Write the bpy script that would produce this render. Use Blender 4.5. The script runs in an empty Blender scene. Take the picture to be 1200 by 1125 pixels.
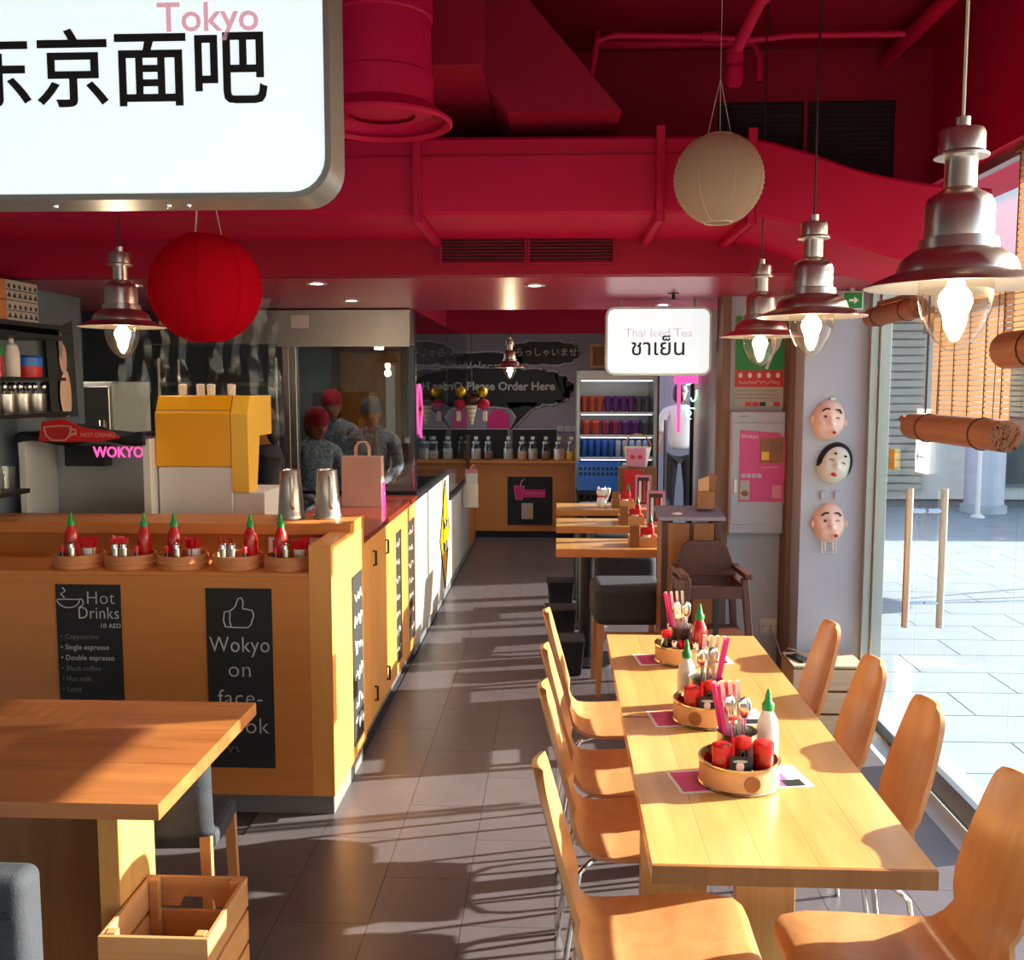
import bpy, bmesh, math, random
from mathutils import Vector, Matrix
random.seed(7)
S = bpy.context.scene
C = S.collection
pi = math.pi
R = math.radians

# ------------------------------------------------------------------ camera, sky, sun, exposure
cam = bpy.data.cameras.new('camera')
cam.sensor_fit = 'HORIZONTAL'
cam.sensor_width = 36.0
cam.lens = 36.0 * 1150 / 1200
cam.clip_start = 0.05
camo = bpy.data.objects.new('camera', cam)
C.objects.link(camo)
camo.location = (0, 0, 1.72)
camo.rotation_euler = (pi / 2 - math.atan(110 / 1150), 0, math.atan(53 / 1150))
S.camera = camo

SUN_EL = R(20.5)
SUN_AZ = math.atan2(0.25, 0.965)            # measured from +X towards +Y
W = bpy.data.worlds.new('world')
S.world = W
W.use_nodes = True
nt = W.node_tree
sky = nt.nodes.new('ShaderNodeTexSky')
sky.sky_type = 'NISHITA'
sky.sun_disc = False
sky.sun_elevation = SUN_EL
sky.sun_rotation = pi / 2 - SUN_AZ
sky.air_density = 1.0
sky.dust_density = 1.6
nt.links.new(sky.outputs[0], nt.nodes['Background'].inputs[0])
nt.nodes['Background'].inputs[1].default_value = 0.56

sl = bpy.data.lights.new('sun', 'SUN')
sl.energy = 21.0
sl.angle = R(0.55)
sl.color = (1.0, 0.91, 0.78)
so = bpy.data.objects.new('sun', sl)
C.objects.link(so)
sd = Vector((math.cos(SUN_EL) * math.cos(SUN_AZ), math.cos(SUN_EL) * math.sin(SUN_AZ), math.sin(SUN_EL)))
so.rotation_euler = sd.to_track_quat('Z', 'Y').to_euler()
so.location = sd * 30

S.view_settings.view_transform = 'Standard'
S.view_settings.look = 'None'
S.view_settings.exposure = 0.25
S.view_settings.gamma = 1.0
S.view_settings.use_curve_mapping = False
S.cycles.use_denoising = True
S.cycles.max_bounces = 10
S.cycles.diffuse_bounces = 5
S.cycles.glossy_bounces = 4
S.cycles.transparent_max_bounces = 24
S.cycles.sample_clamp_indirect = 6.0
S.cycles.caustics_reflective = False
S.cycles.caustics_refractive = False

# ------------------------------------------------------------------ materials
def lin(h):
    h = h.lstrip('#')
    o = []
    for i in (0, 2, 4):
        c = int(h[i:i + 2], 16) / 255
        o.append(c / 12.92 if c <= 0.04045 else ((c + 0.055) / 1.055) ** 2.4)
    return (*o, 1.0)

def newmat(name):
    m = bpy.data.materials.new(name)
    m.use_nodes = True
    t = m.node_tree
    return m, t, t.nodes['Principled BSDF']

def pm(name, col, rough=0.5, metal=0.0, spec=0.5, noise=0.0, nscale=8.0, bump=0.0, bscale=60.0, emit=None, es=1.0, coat=0.0, sub=0.0):
    m, t, b = newmat(name)
    col = lin(col) if isinstance(col, str) else (*col[:3], 1.0)
    b.inputs['Base Color'].default_value = col
    b.inputs['Roughness'].default_value = rough
    b.inputs['Metallic'].default_value = metal
    b.inputs['Specular IOR Level'].default_value = spec
    b.inputs['Coat Weight'].default_value = coat
    if emit:
        b.inputs['Emission Color'].default_value = lin(emit) if isinstance(emit, str) else (*emit, 1)
        b.inputs['Emission Strength'].default_value = es
    tc = None
    if noise or bump:
        tc = t.nodes.new('ShaderNodeTexCoord')
    if noise:
        n = t.nodes.new('ShaderNodeTexNoise')
        n.inputs['Scale'].default_value = nscale
        n.inputs['Detail'].default_value = 5
        t.links.new(tc.outputs['Object'], n.inputs['Vector'])
        r = t.nodes.new('ShaderNodeValToRGB')
        r.color_ramp.elements[0].position = 0.3
        r.color_ramp.elements[1].position = 0.7
        r.color_ramp.elements[0].color = tuple(c * (1 - noise) for c in col[:3]) + (1,)
        r.color_ramp.elements[1].color = tuple(min(1, c * (1 + noise)) for c in col[:3]) + (1,)
        t.links.new(n.outputs['Fac'], r.inputs[0])
        t.links.new(r.outputs[0], b.inputs['Base Color'])
    if bump:
        n2 = t.nodes.new('ShaderNodeTexNoise')
        n2.inputs['Scale'].default_value = bscale
        n2.inputs['Detail'].default_value = 4
        t.links.new(tc.outputs['Object'], n2.inputs['Vector'])
        bp = t.nodes.new('ShaderNodeBump')
        bp.inputs['Strength'].default_value = bump
        bp.inputs['Distance'].default_value = 0.01
        t.links.new(n2.outputs['Fac'], bp.inputs['Height'])
        t.links.new(bp.outputs[0], b.inputs['Normal'])
    return m

def wood(name, c0, c1, axis='y', scale=1.0, rough=0.35, stretch=14.0, contrast=0.25, coat=0.0, vary=0.0):
    """streaky grain running along one axis"""
    m, t, b = newmat(name)
    tc = t.nodes.new('ShaderNodeTexCoord')
    mp = t.nodes.new('ShaderNodeMapping')
    sc = [stretch * scale] * 3
    sc['xyz'.index(axis)] = 0.9 * scale
    mp.inputs['Scale'].default_value = sc
    t.links.new(tc.outputs['Object'], mp.inputs['Vector'])
    n = t.nodes.new('ShaderNodeTexNoise')
    n.inputs['Scale'].default_value = 1.0
    n.inputs['Detail'].default_value = 7
    n.inputs['Roughness'].default_value = 0.62
    n.inputs['Distortion'].default_value = 0.6
    t.links.new(mp.outputs[0], n.inputs['Vector'])
    n2 = t.nodes.new('ShaderNodeTexNoise')
    n2.inputs['Scale'].default_value = 6.0
    n2.inputs['Detail'].default_value = 3
    t.links.new(mp.outputs[0], n2.inputs['Vector'])
    mx = t.nodes.new('ShaderNodeMath')
    mx.operation = 'MULTIPLY_ADD'
    mx.inputs[1].default_value = 0.3
    t.links.new(n2.outputs['Fac'], mx.inputs[0])
    t.links.new(n.outputs['Fac'], mx.inputs[2])
    r = t.nodes.new('ShaderNodeValToRGB')
    r.color_ramp.elements[0].position = 0.65 - contrast
    r.color_ramp.elements[1].position = 0.65 + contrast
    r.color_ramp.elements[0].color = lin(c0)
    r.color_ramp.elements[1].color = lin(c1)
    t.links.new(mx.outputs[0], r.inputs[0])
    out = r.outputs[0]
    if vary:
        oi = t.nodes.new('ShaderNodeObjectInfo')
        hs = t.nodes.new('ShaderNodeHueSaturation')
        mr = t.nodes.new('ShaderNodeMapRange')
        mr.inputs[3].default_value = 1 - vary
        mr.inputs[4].default_value = 1 + vary
        t.links.new(oi.outputs['Random'], mr.inputs[0])
        t.links.new(mr.outputs[0], hs.inputs['Value'])
        t.links.new(out, hs.inputs['Color'])
        out = hs.outputs[0]
    t.links.new(out, b.inputs['Base Color'])
    b.inputs['Roughness'].default_value = rough
    b.inputs['Coat Weight'].default_value = coat
    b.inputs['Coat Roughness'].default_value = 0.15
    return m

def glassmat(name, tint=(0.93, 0.97, 0.96), refl=1.0, rough=0.0, base=0.0):
    """thin pane: lets light straight through and mirrors by angle"""
    m = bpy.data.materials.new(name)
    m.use_nodes = True
    t = m.node_tree
    t.nodes.clear()
    o = t.nodes.new('ShaderNodeOutputMaterial')
    tr = t.nodes.new('ShaderNodeBsdfTransparent')
    tr.inputs[0].default_value = (*tint, 1)
    g = t.nodes.new('ShaderNodeBsdfGlossy')
    g.inputs['Roughness'].default_value = rough
    lw = t.nodes.new('ShaderNodeLayerWeight')
    lw.inputs[0].default_value = 0.5
    pw = t.nodes.new('ShaderNodeMath')
    pw.operation = 'POWER'
    pw.inputs[1].default_value = 5.0
    t.links.new(lw.outputs['Facing'], pw.inputs[0])
    fr = t.nodes.new('ShaderNodeMath')
    fr.operation = 'MULTIPLY_ADD'
    fr.inputs[1].default_value = 0.6
    fr.inputs[2].default_value = 0.03
    t.links.new(pw.outputs[0], fr.inputs[0])
    mu = t.nodes.new('ShaderNodeMath')
    mu.operation = 'MULTIPLY_ADD'
    mu.inputs[1].default_value = refl
    mu.inputs[2].default_value = base
    t.links.new(fr.outputs[0], mu.inputs[0])
    mx = t.nodes.new('ShaderNodeMixShader')
    t.links.new(mu.outputs[0], mx.inputs[0])
    t.links.new(tr.outputs[0], mx.inputs[1])
    t.links.new(g.outputs[0], mx.inputs[2])
    t.links.new(mx.outputs[0], o.inputs[0])
    return m

def translucent(name, col, mixf=0.5):
    m = bpy.data.materials.new(name)
    m.use_nodes = True
    t = m.node_tree
    t.nodes.clear()
    o = t.nodes.new('ShaderNodeOutputMaterial')
    d = t.nodes.new('ShaderNodeBsdfDiffuse')
    tl = t.nodes.new('ShaderNodeBsdfTranslucent')
    d.inputs[0].default_value = lin(col)
    tl.inputs[0].default_value = lin(col)
    mx = t.nodes.new('ShaderNodeMixShader')
    mx.inputs[0].default_value = mixf
    t.links.new(d.outputs[0], mx.inputs[1])
    t.links.new(tl.outputs[0], mx.inputs[2])
    t.links.new(mx.outputs[0], o.inputs[0])
    return m

m = {}
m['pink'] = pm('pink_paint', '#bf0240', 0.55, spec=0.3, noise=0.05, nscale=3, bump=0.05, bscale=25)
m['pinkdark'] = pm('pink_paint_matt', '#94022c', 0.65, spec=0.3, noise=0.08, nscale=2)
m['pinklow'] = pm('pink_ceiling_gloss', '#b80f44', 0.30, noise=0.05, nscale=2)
m['grey'] = pm('grey_wall', '#b4b9c6', 0.6, noise=0.03, nscale=4, bump=0.03)
m['greyd'] = pm('dark_grey_wall', '#8d8795', 0.6, noise=0.04, nscale=4)
m['bluegrey'] = pm('kitchen_wall', '#6f7b86', 0.6, noise=0.05)
m['white'] = pm('white_paint', '#d9d9d6', 0.5)
m['offw'] = pm('off_white_board', '#b5b0a6', 0.45, noise=0.06, nscale=3)
m['tile'] = pm('floor_tile', '#585155', 0.34, noise=0.10, nscale=5, bump=0.05, bscale=40)
m['grout'] = pm('grout', '#3c3839', 0.8)
m['pave'] = pm('pavement_tile', '#87939d', 0.7, noise=0.07, nscale=3, bump=0.05)
m['pavej'] = pm('pavement_joint', '#6c757c', 0.9)
m['stone'] = pm('stone_sill', '#a2abb0', 0.4, noise=0.06)
m['table'] = wood('table_oak', '#bc8748', '#dcac6a', 'y', 1.0, 0.25, 10, 0.3, coat=0.35)
m['tablep'] = wood('table_oak_stave', '#bc8748', '#dcac6a', 'y', 1.0, 0.25, 10, 0.3, coat=0.35, vary=0.07)
m['tablex'] = wood('table_oak_cross', '#7a3e20', '#c07c44', 'x', 1.0, 0.3, 9, 0.35, coat=0.25)
m['tleg'] = wood('oak_leg', '#b7803f', '#d6a260', 'z', 1.2, 0.4, 16, 0.25)
m['ply'] = wood('beech_plywood', '#ae774a', '#c38d5c', 'z', 1.0, 0.32, 12, 0.2, coat=0.2)
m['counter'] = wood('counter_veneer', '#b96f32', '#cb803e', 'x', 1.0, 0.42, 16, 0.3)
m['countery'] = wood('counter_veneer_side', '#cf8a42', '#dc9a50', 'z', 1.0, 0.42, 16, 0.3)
m['ctop'] = pm('red_brown_worktop', '#8a3524', 0.18, noise=0.1, nscale=4, coat=0.3)
m['crate'] = wood('crate_pine', '#b07a4a', '#cc9560', 'x', 1.6, 0.6, 14, 0.25, vary=0.08)
m['cratey'] = wood('crate_pine_side', '#b47e4e', '#d09a64', 'y', 1.6, 0.6, 14, 0.25, vary=0.08)
m['pale'] = wood('pale_crate_wood', '#b59a7c', '#cfb797', 'x', 1.6, 0.7, 12, 0.25, vary=0.06)
m['dwood'] = wood('dark_wood', '#3a1c14', '#562a1c', 'z', 1.2, 0.4, 14, 0.3)
m['mwood'] = wood('stand_wood', '#7d4a26', '#a06a38', 'z', 1.2, 0.45, 12, 0.3)
m['post'] = wood('weathered_post', '#6a4c3e', '#8a6a58', 'z', 1.4, 0.6, 14, 0.3)
m['bamboo'] = wood('bamboo', '#7c482c', '#a2683f', 'y', 2.0, 0.6, 20, 0.3)
m['steam'] = wood('bamboo_steamer', '#b06a3a', '#d08c56', 'x', 2.0, 0.5, 10, 0.3)
m['chrome'] = pm('chrome', '#d8d8d8', 0.12, 1.0)
m['steel'] = pm('brushed_steel', '#b9b2ab', 0.3, 1.0, noise=0.05, nscale=30)
m['lampm'] = pm('satin_nickel', '#d8cec6', 0.30, 1.0)
m['lamppale'] = pm('shade_inside', '#8f8780', 0.4, 0.4)
m['alu'] = pm('aluminium_frame', '#a9adac', 0.35, 0.7)
m['black'] = pm('black_plastic', '#121214', 0.35)
m['blackm'] = pm('chalkboard', '#17171a', 0.7, noise=0.12, nscale=10)
m['kick'] = pm('grey_kick_board', '#6f6b6a', 0.5, noise=0.05)
m['dkmetal'] = pm('dark_metal', '#26272a', 0.4, 0.6)
m['fabric'] = pm('charcoal_fabric', '#33363d', 0.9, noise=0.15, nscale=30, bump=0.2, bscale=200)
m['chalk'] = pm('chalk', '#b8b6b2', 0.9)
m['chalkd'] = pm('chalk_faint', '#6f6d6b', 0.9)
m['greyline'] = pm('mural_outline', '#b4b2ba', 0.7)
m['ink'] = pm('black_ink', '#0e1418', 0.5)
m['inkpink'] = pm('pink_print', '#d98ca2', 0.5)
m['litpink'] = pm('backlit_pink_print', '#e0a8b8', 0.5, emit=(0.75, 0.42, 0.52), es=0.45)
m['litgrey'] = pm('backlit_pale_print', '#d8d0d8', 0.5, emit=(0.70, 0.60, 0.68), es=0.35)
m['inkgrey'] = pm('pale_print', '#c3b9c4', 0.5)
m['glass'] = glassmat('window_glass', (0.93, 0.965, 0.96), 1.0, 0.0, 0.01)
m['tinted'] = glassmat('tinted_rear_glass', (0.74, 0.76, 0.78), 1.0, 0.0, 0.01)
m['screen'] = glassmat('screen_glass', (0.80, 0.85, 0.84), 1.3, 0.0, 0.03)
m['jar'] = glassmat('jar_glass', (0.97, 0.98, 0.97), 1.0, 0.05, 0.03)
m['bulbg'] = glassmat('lamp_glass', (0.95, 0.92, 0.87), 1.6, 0.03, 0.05)
m['film'] = glassmat('clear_film', (0.86, 0.87, 0.86), 0.8, 0.12, 0.03)
m['bulb'] = pm('lit_bulb', '#fff0d8', 0.3, emit=(1.0, 0.80, 0.52), es=30)
m['signface'] = pm('lit_sign_face', '#f4fbfb', 0.4, emit=(0.74, 0.93, 1.0), es=0.62)
m['downl'] = pm('downlight_glow', '#fff8ee', 0.3, emit=(1.0, 0.90, 0.78), es=14)
m['paperw'] = translucent('white_lantern_paper', '#d2bfa8', 0.45)
m['paperr'] = translucent('red_lantern_paper', '#d01026', 0.4)
m['wire'] = pm('pale_wire', '#cfc4b4', 0.5)
m['cordd'] = pm('dark_cord', '#30161c', 0.5)
m['green'] = pm('green_cap', '#0f8a3e', 0.35)
m['red'] = pm('red_plastic', '#c9161c', 0.35)
m['sauce'] = pm('chilli_sauce', '#b3150f', 0.25, coat=0.4)
m['soy'] = pm('soy_sauce', '#1d0d0a', 0.2, coat=0.5)
m['notice'] = translucent('thin_notice_paper', '#f0eeec', 0.6)
m['paper'] = pm('white_paper', '#e8e4dc', 0.7)
m['stick'] = pm('chopstick_sleeve', '#e9e0c9', 0.6)
m['pinkp'] = pm('pink_print_paper', '#d64f92', 0.6, noise=0.05, nscale=20)
m['hot'] = pm('magenta_card', '#d81f78', 0.5)
m['yellow'] = pm('yellow_enamel', '#f0a800', 0.35)
m['yellowl'] = pm('yellow_enamel_light', '#f2be3c', 0.4)
m['bag'] = pm('kraft_bag', '#c9a08e', 0.7, noise=0.08, nscale=6)
m['blue'] = pm('blue_crate', '#1f6fd0', 0.4)
m['skin'] = pm('skin', '#a86a4e', 0.55)
m['skinl'] = pm('mask_pink', '#f2c9ba', 0.45, noise=0.05, nscale=12)
m['maskw'] = pm('mask_white', '#dcd8ca', 0.4)
m['shirtw'] = pm('white_shirt', '#e4e8f0', 0.8)
m['uniform'] = pm('patterned_uniform', '#8a8fa0', 0.8, noise=0.6, nscale=45)
m['bandana'] = pm('red_bandana', '#b3153c', 0.8, noise=0.15, nscale=20)
m['capg'] = pm('grey_cap', '#4d5a74', 0.8, noise=0.15, nscale=20)
m['bandb'] = pm('patterned_bandana', '#5a4a46', 0.8, noise=0.6, nscale=40)
m['trouser'] = pm('dark_trousers', '#1c1c22', 0.8)
m['hair'] = pm('dark_hair', '#120e0d', 0.6)
m['tin'] = pm('kraft_tin_band', '#cf9f72', 0.5, noise=0.08, nscale=20)
m['brass'] = pm('tin_rim', '#c2a878', 0.25, 1.0)
m['fridgelit'] = pm('fridge_lamp', '#ffffff', 0.5, emit=(0.72, 0.78, 1.0), es=3.5)
m['neonp'] = pm('pink_neon', '#ff3d9a', 0.4, emit=(1.0, 0.10, 0.42), es=1.1)
m['neong'] = pm('green_neon', '#b8ffd8', 0.4, emit=(0.35, 1.0, 0.6), es=2.0)
m['gold'] = pm('gold_ball', '#c8a020', 0.3, 0.6)
m['grille'] = pm('grille_dark', '#22060c', 0.7)

# ------------------------------------------------------------------ mesh helpers
class B:
    def __init__(s):
        s.v = []
        s.f = []

    def add(s, vs, fs):
        k = len(s.v)
        s.v += [tuple(p) for p in vs]
        s.f += [tuple(i + k for i in q) for q in fs]
        return s

    def box(s, x0, y0, z0, x1, y1, z1):
        vs = [(x, y, z) for z in (z0, z1) for y in (y0, y1) for x in (x0, x1)]
        return s.add(vs, [(0, 2, 3, 1), (4, 5, 7, 6), (0, 1, 5, 4), (2, 6, 7, 3), (0, 4, 6, 2), (1, 3, 7, 5)])

    def hexa(s, bot, top):
        """bot, top: four points each, counter-clockwise from above"""
        return s.add(list(bot) + list(top), [(3, 2, 1, 0), (4, 5, 6, 7), (0, 1, 5, 4), (1, 2, 6, 5), (2, 3, 7, 6), (3, 0, 4, 7)])

    def lathe(s, prof, n=20, c=(0, 0, 0), cap=True):
        vs, fs = [], []
        for r, z in prof:
            for i in range(n):
                a = 2 * pi * i / n
                vs.append((c[0] + r * math.cos(a), c[1] + r * math.sin(a), c[2] + z))
        for j in range(len(prof) - 1):
            for i in range(n):
                k = (i + 1) % n
                fs.append((j * n + i, j * n + k, (j + 1) * n + k, (j + 1) * n + i))
        if cap:
            fs.append(tuple(reversed(range(n))))
            fs.append(tuple(range((len(prof) - 1) * n, len(prof) * n)))
        return s.add(vs, fs)

    def cyl(s, x, y, z0, z1, r, r2=None, n=16):
        return s.lathe([(r, z0), (r if r2 is None else r2, z1)], n, (x, y, 0))

    def tube(s, pts, r, n=8, cap=True):
        pts = [Vector(p) for p in pts]
        vs, fs = [], []
        up = None
        for i, p in enumerate(pts):
            d = (pts[min(i + 1, len(pts) - 1)] - pts[max(i - 1, 0)]).normalized()
            if up is None:
                up = Vector((0, 0, 1)) if abs(d.z) < 0.9 else Vector((1, 0, 0))
            a = d.cross(up).normalized()
            b = a.cross(d).normalized()
            up = b
            rr = r[i] if isinstance(r, (list, tuple)) else r
            for k in range(n):
                t = 2 * pi * k / n
                vs.append(p + a * math.cos(t) * rr + b * math.sin(t) * rr)
        for i in range(len(pts) - 1):
            for k in range(n):
                q = (k + 1) % n
                fs.append((i * n + k, i * n + q, (i + 1) * n + q, (i + 1) * n + k))
        if cap:
            fs.append(tuple(reversed(range(n))))
            fs.append(tuple(range((len(pts) - 1) * n, len(pts) * n)))
        return s.add(vs, fs)

    def prism(s, poly, axis, a, b):
        """extrude a 2-D outline along an axis ('x': (y,z), 'y': (x,z), 'z': (x,y))"""
        def mk(p, t):
            return {'x': (t, p[0], p[1]), 'y': (p[0], t, p[1]), 'z': (p[0], p[1], t)}[axis]
        n = len(poly)
        vs = [mk(p, a) for p in poly] + [mk(p, b) for p in poly]
        fs = [tuple(range(n)), tuple(reversed(range(n, 2 * n)))]
        fs += [(i, n + i, n + (i + 1) % n, (i + 1) % n) for i in range(n)]
        return s.add(vs, fs)

    def ball(s, c, r, nu=16, nv=10):
        if not isinstance(r, (tuple, list)):
            r = (r, r, r)
        vs, fs = [], []
        for j in range(nv + 1):
            t = pi * j / nv
            for i in range(nu):
                a = 2 * pi * i / nu
                vs.append((c[0] + r[0] * math.sin(t) * math.cos(a), c[1] + r[1] * math.sin(t) * math.sin(a), c[2] - r[2] * math.cos(t)))
        for j in range(nv):
            for i in range(nu):
                k = (i + 1) % nu
                fs.append((j * nu + i, j * nu + k, (j + 1) * nu + k, (j + 1) * nu + i))
        return s.add(vs, fs)

    def mesh(s, name, mat, smooth=False, ang=40):
        me = bpy.data.meshes.new(name)
        me.from_pydata(s.v, [], s.f)
        bm = bmesh.new()
        bm.from_mesh(me)
        bmesh.ops.remove_doubles(bm, verts=bm.verts, dist=1e-6)
        bmesh.ops.recalc_face_normals(bm, faces=bm.faces)
        bm.to_mesh(me)
        bm.free()
        me.materials.append(mat if not isinstance(mat, str) else m[mat])
        if smooth:
            me.shade_smooth()
            me.set_sharp_from_angle(angle=R(ang))
        return me

    def out(s, name, mat, parent=None, smooth=False, bev=0.0, loc=None, ang=40, seg=2):
        o = bpy.data.objects.new(name, s.mesh(name, mat, smooth, ang))
        C.objects.link(o)
        if parent is not None:
            o.parent = parent
        if loc:
            o.location = loc
        if bev:
            b = o.modifiers.new('bevel', 'BEVEL')
            b.width = bev
            b.segments = seg
            b.limit_method = 'ANGLE'
        return o

def bx(name, mat, parent, *a, bev=0.0):
    return B().box(*a).out(name, mat, parent, bev=bev)

def tag(o, label, cat=None, group=None, kind=None):
    o['label'] = label
    if cat:
        o['category'] = cat
    if group:
        o['group'] = group
    if kind:
        o['kind'] = kind
    return o

def thing(name, label, cat, loc=(0, 0, 0), rz=0.0, group=None, kind=None):
    o = bpy.data.objects.new(name, None)
    o.empty_display_size = 0.05
    C.objects.link(o)
    o.location = loc
    o.rotation_euler = (0, 0, rz)
    return tag(o, label, cat, group, kind)

def struct(o, label=None):
    o['kind'] = 'structure'
    if label:
        o['label'] = label
    return o

def dup(o, parent=None, loc=None, rz=None, label=None):
    c = o.copy()
    C.objects.link(c)
    c.parent = parent
    if loc is not None:
        c.location = loc
    if rz is not None:
        c.rotation_euler = (0, 0, rz)
    if label:
        c['label'] = label
    for ch in list(o.children):
        dup(ch, c)
    return c

def share(name, me, parent=None, loc=(0, 0, 0), rz=0.0, scale=None, rot=None):
    o = bpy.data.objects.new(name, me)
    C.objects.link(o)
    o.parent = parent
    o.location = loc
    o.rotation_euler = rot if rot else (0, 0, rz)
    if scale:
        o.scale = scale
    return o

def text(name, body, size, mat, parent, loc, rot=(pi / 2, 0, 0), align='CENTER', weight=0.0, depth=0.0006, shear=0.0, sx=1.0, space=1.0):
    cu = bpy.data.curves.new(name, 'FONT')
    cu.body = body
    cu.size = size
    cu.align_x = align
    cu.align_y = 'CENTER'
    cu.extrude = depth
    cu.offset = weight
    cu.shear = shear
    cu.space_character = space
    cu.resolution_u = 3
    tmp = bpy.data.objects.new(name + '_tmp', cu)
    C.objects.link(tmp)
    bpy.context.view_layer.update()
    dg = bpy.context.evaluated_depsgraph_get()
    me = bpy.data.meshes.new_from_object(tmp.evaluated_get(dg))
    bpy.data.objects.remove(tmp)
    bpy.data.curves.remove(cu)
    me.name = name
    me.materials.clear()
    me.materials.append(m[mat])
    o = bpy.data.objects.new(name, me)
    C.objects.link(o)
    o.parent = parent
    o.location = loc
    o.rotation_euler = rot
    o.scale = (sx, 1, 1)
    return o

def rrect(x0, z0, x1, z1, r, n=6):
    p = []
    for cx, cz, a0 in ((x1 - r, z0 + r, -pi / 2), (x1 - r, z1 - r, 0), (x0 + r, z1 - r, pi / 2), (x0 + r, z0 + r, pi)):
        for i in range(n + 1):
            a = a0 + pi / 2 * i / n
            p.append((cx + r * math.cos(a), cz + r * math.sin(a)))
    return p
FRONT = (pi / 2, 0, 0)              # lettering that faces the camera (-Y)
SIDE = (pi / 2, 0, pi / 2)          # lettering that faces the aisle (+X)

def scrib(parent, mat, u0, u1, z, h, pos, face='y', n=6, r=0.002, name='lettering', seed=0):
    """a line of unreadable hand lettering: one zigzag stroke on a flat surface"""
    rn = random.Random(seed)
    pts = []
    for i in range(n * 3 + 1):
        u = u0 + (u1 - u0) * i / (n * 3)
        zz = z + h * (rn.random() - 0.5)
        pts.append((u, pos, zz) if face == 'y' else (pos, u, zz))
    return B().tube(pts, r, 4).out(name, mat, parent)

# ------------------------------------------------------------------ the room
fl = struct(B().box(-4.3, -1.5, -0.12, 1.50, 12.4, -0.004).out('floor', 'grout'), 'dark grey tiled restaurant floor')
tm = B().box(0.001, 0.001, -0.02, 0.299, 0.599, 0.0).mesh('tile', m['tile'])
for i in range(-9, 5):
    for k in range(0, 16):
        x, y = i * 0.3, 1.48 + 0.6 * k + (0.3 if i % 2 else 0.0)
        if x < -0.95 and y > 3.5:
            continue
        share('tile', tm, fl, (x, y, 0))

pave = struct(B().box(1.62, -3, -0.14, 40, 40, -0.034).out('pavement', 'pavej'), 'pale stone pavement outside the glass')
pt = B().box(0.004, 0.004, -0.03, 0.796, 0.396, 0.0).mesh('paving_slab', m['pave'])
pn = 0
for k in range(24):
    for i in range(-1 if k % 2 else 0, 12):
        x, y = 1.84 + i * 0.8 + (0.4 if k % 2 else 0), 2.4 + 0.4 * k
        if x > 1.0 + (y + 1.5) * 0.62 and x > 3:
            continue
        share('paving_slab', pt, pave, (x, y, -0.03))
far = B()
for k in range(24, 66):
    for i in range(12):
        x, y = 1.84 + i * 0.8 + (0.4 if k % 2 else 0), 2.4 + 0.4 * k
        if y < 14.4:
            far.box(x + 0.004, y + 0.004, -0.06, x + 0.796, y + 0.396, -0.03)
for k in range(24):
    for i in range(14):
        x, y = 1.84 + i * 0.8 + (0.4 if k % 2 else 0), 2.4 + 0.4 * k
        if x > 1.0 + (y + 1.5) * 0.62 and x > 3:
            far.box(x + 0.004, y + 0.004, -0.06, x + 0.796, y + 0.396, -0.03)
fo = far.out('paving_slab_field', 'pave', pave)
fo['kind'] = 'stuff'

# walls
struct(B().box(-2.75, -1.5, 0, -2.6, 5.30, 3.2).out('wall_left', 'bluegrey'), 'blue grey side wall of the kitchen')
struct(B().box(-3.6, -1.6, 0, 1.9, -1.5, 3.2).out('wall_front', 'white'), 'white wall behind the camera')
kw = struct(B().box(-4.2, 8.6, 0, -1.25, 8.7, 2.8).out('wall_kitchen', 'bluegrey'), 'grey rear wall of the kitchen')
struct(B().box(-4.3, 5.2, 0, -4.2, 8.7, 2.8).box(-4.2, 5.2, 0, -2.75, 5.3, 2.8).out('wall_kitchen_left', 'bluegrey'), 'recessed kitchen side wall')
bw = struct(B().box(-3.6, 11.6, 0, 1.06, 11.72, 2.33).out('wall_back', 'greyd'), 'dark grey rear wall with the speech bubble mural')
struct(B().box(-3.6, 11.58, 2.33, 1.9, 11.72, 2.9).out('trim_1', 'pink'), 'bright pink band along the top of the rear wall')
struct(B().box(1.58, 9.2, 0, 1.72, 11.6, 2.8).out('wall_right', 'white'), 'white side wall near the rear door')
struct(B().box(1.56, -1.5, 2.56, 1.95, 5.2, 3.2).out('wall_right_upper', 'pink'), 'pink wall above the shop window')
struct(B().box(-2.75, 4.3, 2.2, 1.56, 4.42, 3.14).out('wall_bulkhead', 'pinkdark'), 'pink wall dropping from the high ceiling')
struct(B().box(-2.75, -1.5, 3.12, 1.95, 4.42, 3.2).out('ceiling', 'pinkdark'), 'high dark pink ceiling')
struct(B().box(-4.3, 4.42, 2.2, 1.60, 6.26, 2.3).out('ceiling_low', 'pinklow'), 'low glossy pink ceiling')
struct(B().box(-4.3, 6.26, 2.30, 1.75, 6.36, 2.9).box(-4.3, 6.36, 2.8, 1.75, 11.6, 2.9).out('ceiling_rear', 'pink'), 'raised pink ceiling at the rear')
struct(B().box(-1.12, 6.36, 2.22, -0.98, 8.7, 2.8).out('trim_2', 'pink'), 'pink beam above the glass screen')

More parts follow.
